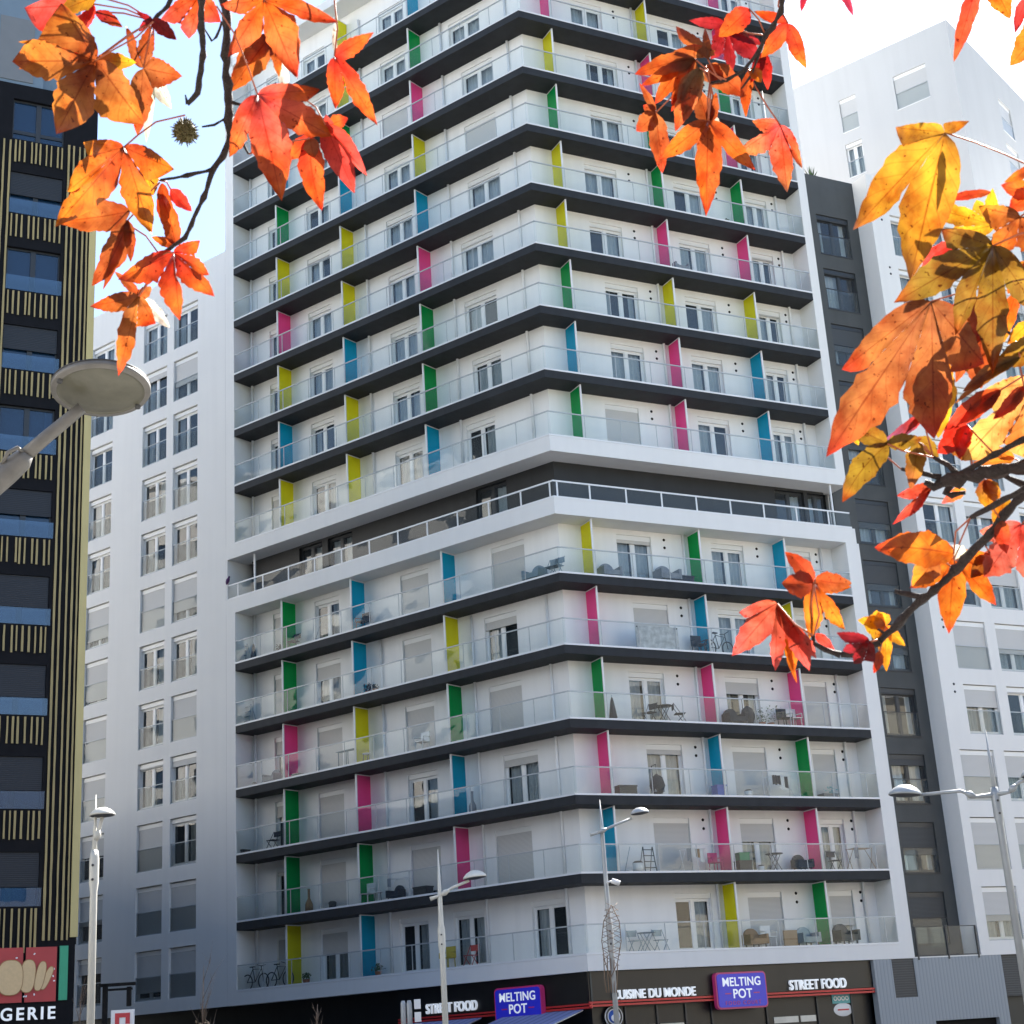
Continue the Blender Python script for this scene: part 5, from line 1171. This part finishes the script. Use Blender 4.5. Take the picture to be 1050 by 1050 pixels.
b.leaf((1012,298),[Lb(1006,388,17),Lb(1000,352,12)],BR,RST,.03,pet=[(1012,298),(1030,285),(1060,276)]); b.leaf((1042,300),[Lb(1030,350,8)],ORG,AMB,.05); b.leaf((1052,268),[Lb(1034,300,10),Lb(1060,330,12)],AMB,ORG,.06)
b.leaf((955,309),[T(870,374),S(896,370),T(856,456),S(928,391),T(958,440),S(974,376),T(1006,369)],(.34,.11,.04),(.52,.17,.04),-.06,bulge=.15,pet=[(955,309),(985,300),(1030,290),(1070,282)],c2=RED)
b.leaf((956,360),[Lb(962,446,18,.02),Lb(985,352,6)],AMB,YEL,-.02); b.leaf((982,338),[Lb(992,380,8)],YEL,YEL,.02)
b.leaf((1000,352),[Lb(1006,398,14),Lb(980,392,7)],BR,RST,.06)
b.leaf((910,455),[Lb(868,437,10),Lb(866,512,13),Lb(944,450,8)],OLV,OLV,-.03,pet=[(910,455),(925,462),(957,469)],c2=RST,bend=-.1); b.leaf((870,438),[Lb(880,456,5)],AMB,YEL,-.035)
b.leaf((941,453),[Lb(934,500,10)],OLV,BR,-.01); b.leaf((946,425),[Lb(908,451,5),Lb(928,446,4)],PNK,(.25,.10,.22),.0); b.leaf((938,450),[Lb(962,468,9)],OLV,OLV,.02)
b.leaf((1026,400),[Lb(970,440,10),Lb(980,438,7)],RST,RED,.0,pet=[(1026,400),(1050,385),(1080,372)]); b.leaf((1046,366),[Lb(990,400,7),Lb(982,412,5)],OLV,BR,-.02); b.leaf((1078,350),[Lb(1022,372,14)],OLV,OLV,.0); b.leaf((1058,330),[Lb(1034,352,7)],YEL,AMB,.03)
b.leaf((1062,392),[T(1010,400),S(1018,424),T(988,470),S(1030,452),T(1062,470)],(.78,.34,.10),(.80,.42,.10),.02,bulge=.2,pet=[(1062,392),(1085,380)]); b.leaf((992,436),[Lb(962,464,13),Lb(984,470,9)],RED,RED,.01); b.leaf((1050,396),[Lb(1020,428,7),Lb(1034,420,5)],RST,RED,-.02)
b.leaf((1000,470),[Lb(968,452,8)],BR,AMB,.03); b.leaf((1040,470),[Lb(998,474,6),Lb(1012,456,6)],AMB,BR,.04)
b.leaf((958,498),[T(920,508),S(938,512),T(916,537),S(946,518),T(933,529)],RST,PNK,.02,bulge=.08,c2=RED); b.leaf((1010,492),[Lb(1015,523,11),Lb(1024,516,8)],BR,YEL,.02); b.leaf((990,502),[Lb(966,516,6)],AMB,PNK,.03)
b.leaf((978,568),[Lb(903,562,17,-.02)],AMB,ORG,-.03,pet=[(978,568),(980,545),(994,532)],c2=RED); b.leaf((978,571),[T(934,602),S(965,594),T(973,647),S(990,592),T(1020,619),S(1000,580),T(1014,568)],ORG,AMB,.02,bulge=.2,pet=[(978,571),(986,552),(995,531)],c2=RED)
b.leaf((976,560),[Lb(990,578,8)],(.78,.74,.70),(.76,.7,.62),.0); b.leaf((960,570),[Lb(936,600,13),Lb(964,562,7)],BR,AMB,-.01); b.leaf((1016,568),[Lb(996,592,9)],BR,OLV,.03)
b.leaf((1048,538),[T(1005,544),S(1020,556),T(1010,590),S(1042,578),T(1062,596)],PNK,(.80,.22,.14),.05,pet=[(1048,538),(1060,520),(1075,500)],bulge=.2); b.leaf((1027,534),[Lb(1032,566,8)],RST,RED,.0); b.leaf((1034,510),[Lb(1020,538,9)],YEL,AMB,.03)
b.leaf((797,619),[T(758,628),S(768,633),T(751,672),S(792,648),T(795,686),S(805,650),T(829,686),S(826,650),T(836,674)],(.58,.12,.06),PNK,-.02,pet=[(797,619),(815,640),(834,652)],bulge=.11); b.leaf((806,648),[Lb(814,690,6),Lb(817,700,4)],AMB,ORG,.02); b.leaf((836,650),[Lb(856,668,5)],RED,PNK,.02)
b.leaf((834,597),[Lb(806,567,9,-.01),Lb(803,598,13,-.02)],(.50,.07,.03),RST,-.03,pet=[(834,597),(840,630),(835,650)]); b.leaf((834,597),[T(830,654),S(844,626),T(866,645),S(846,608),T(872,602)],ORG,(.78,.22,.02),-.01,bulge=.17); b.leaf((836,594),[Lb(872,598,10)],RST,BR,-.03)
b.leaf((892,658),[T(859,649),S(874,660),T(865,667),S(878,668),T(876,680),S(886,676),T(897,678)],CRM,(.24,.02,.03),-.03,pet=[(892,658),(900,656)],bulge=.2)
b.leaf((908,642),[Lb(886,640,14),Lb(928,662,6),Lb(909,688,7),Lb(900,628,9),Lb(880,636,7)],AMB,YEL,.03,pet=[(908,642),(902,655)]); b.leaf((902,668),[Lb(896,690,5)],ORG,RED,.0)

# --- tips coming in over the top edge at the side of the bright sky
b=Branch('sweetgum_branch',2.1,(1010,-40),'tips of red and orange sweetgum leaves entering over the pale block roof')
b.twig([(1085,-60),(1040,-34),(1000,-26),(900,-34),(800,-45)],(4,3))
b.leaf((1003,-18),[Lb(980,57,8)],RED,(.62,.12,.04),.0); b.leaf((1012,-22),[Lb(1034,16,12)],ORG,AMB,.03); b.leaf((1056,-6),[Lb(1042,31,6)],PNK,CRM,.02); b.leaf((1066,20),[Lb(1038,64,12)],AMB,ORG,.0,pet=[(1066,20),(1075,-10),(1070,-45)]); b.leaf((830,-25),[Lb(822,10,5)],(.5,.03,.12),CRM,.02); b.leaf((858,-25),[Lb(874,14,5),Lb(852,-2,4)],CRM,(.5,.05,.12),.02)
b2_=None

# ------------------------------------------------------------------ sun, sky, camera
SUN_AZ,SUN_EL=R(58),R(43)          # azimuth from +Y towards +X
sun=bpy.data.lights.new('sun','SUN'); sun.energy=5.0; sun.angle=R(.53); sun.color=(1.,.95,.87)
so=link('sun',sun); sd=Vector((math.sin(SUN_AZ)*math.cos(SUN_EL),math.cos(SUN_AZ)*math.cos(SUN_EL),math.sin(SUN_EL))); so.rotation_euler=sd.to_track_quat('Z','Y').to_euler()
w=bpy.data.worlds.new('World'); sc.world=w; w.use_nodes=True; nt=w.node_tree; nt.nodes.clear()
sk=nt.nodes.new('ShaderNodeTexSky'); sk.sky_type='NISHITA'; sk.sun_disc=False; sk.sun_elevation=SUN_EL; sk.sun_rotation=SUN_AZ; sk.air_density=1.; sk.dust_density=.65; sk.ozone_density=1.6
bg=nt.nodes.new('ShaderNodeBackground'); bg.inputs[1].default_value=.08; ou=nt.nodes.new('ShaderNodeOutputWorld'); nt.links.new(sk.outputs[0],bg.inputs[0]); nt.links.new(bg.outputs[0],ou.inputs[0])
cd=bpy.data.cameras.new('camera'); cd.sensor_width=36; cd.sensor_fit='HORIZONTAL'; cd.lens=36*FPX/1050; cd.clip_start=.05; cd.clip_end=3000; cd.dof.use_dof=True; cd.dof.focus_distance=58; cd.dof.aperture_fstop=36
co=link('camera',cd); co.matrix_world=Matrix(((CR.x,CU.x,-CF.x,CAM.x),(CR.y,CU.y,-CF.y,CAM.y),(CR.z,CU.z,-CF.z,CAM.z),(0,0,0,1)))
sc.camera=co
sc.view_settings.view_transform='Standard'; sc.view_settings.look='None'; sc.view_settings.exposure=2.05; sc.view_settings.gamma=1.
sc.render.engine='CYCLES'; sc.cycles.max_bounces=8; sc.cycles.transparent_max_bounces=24; sc.cycles.use_denoising=True
try: sc.cycles.denoiser='OPENIMAGEDENOISE'
except Exception: pass
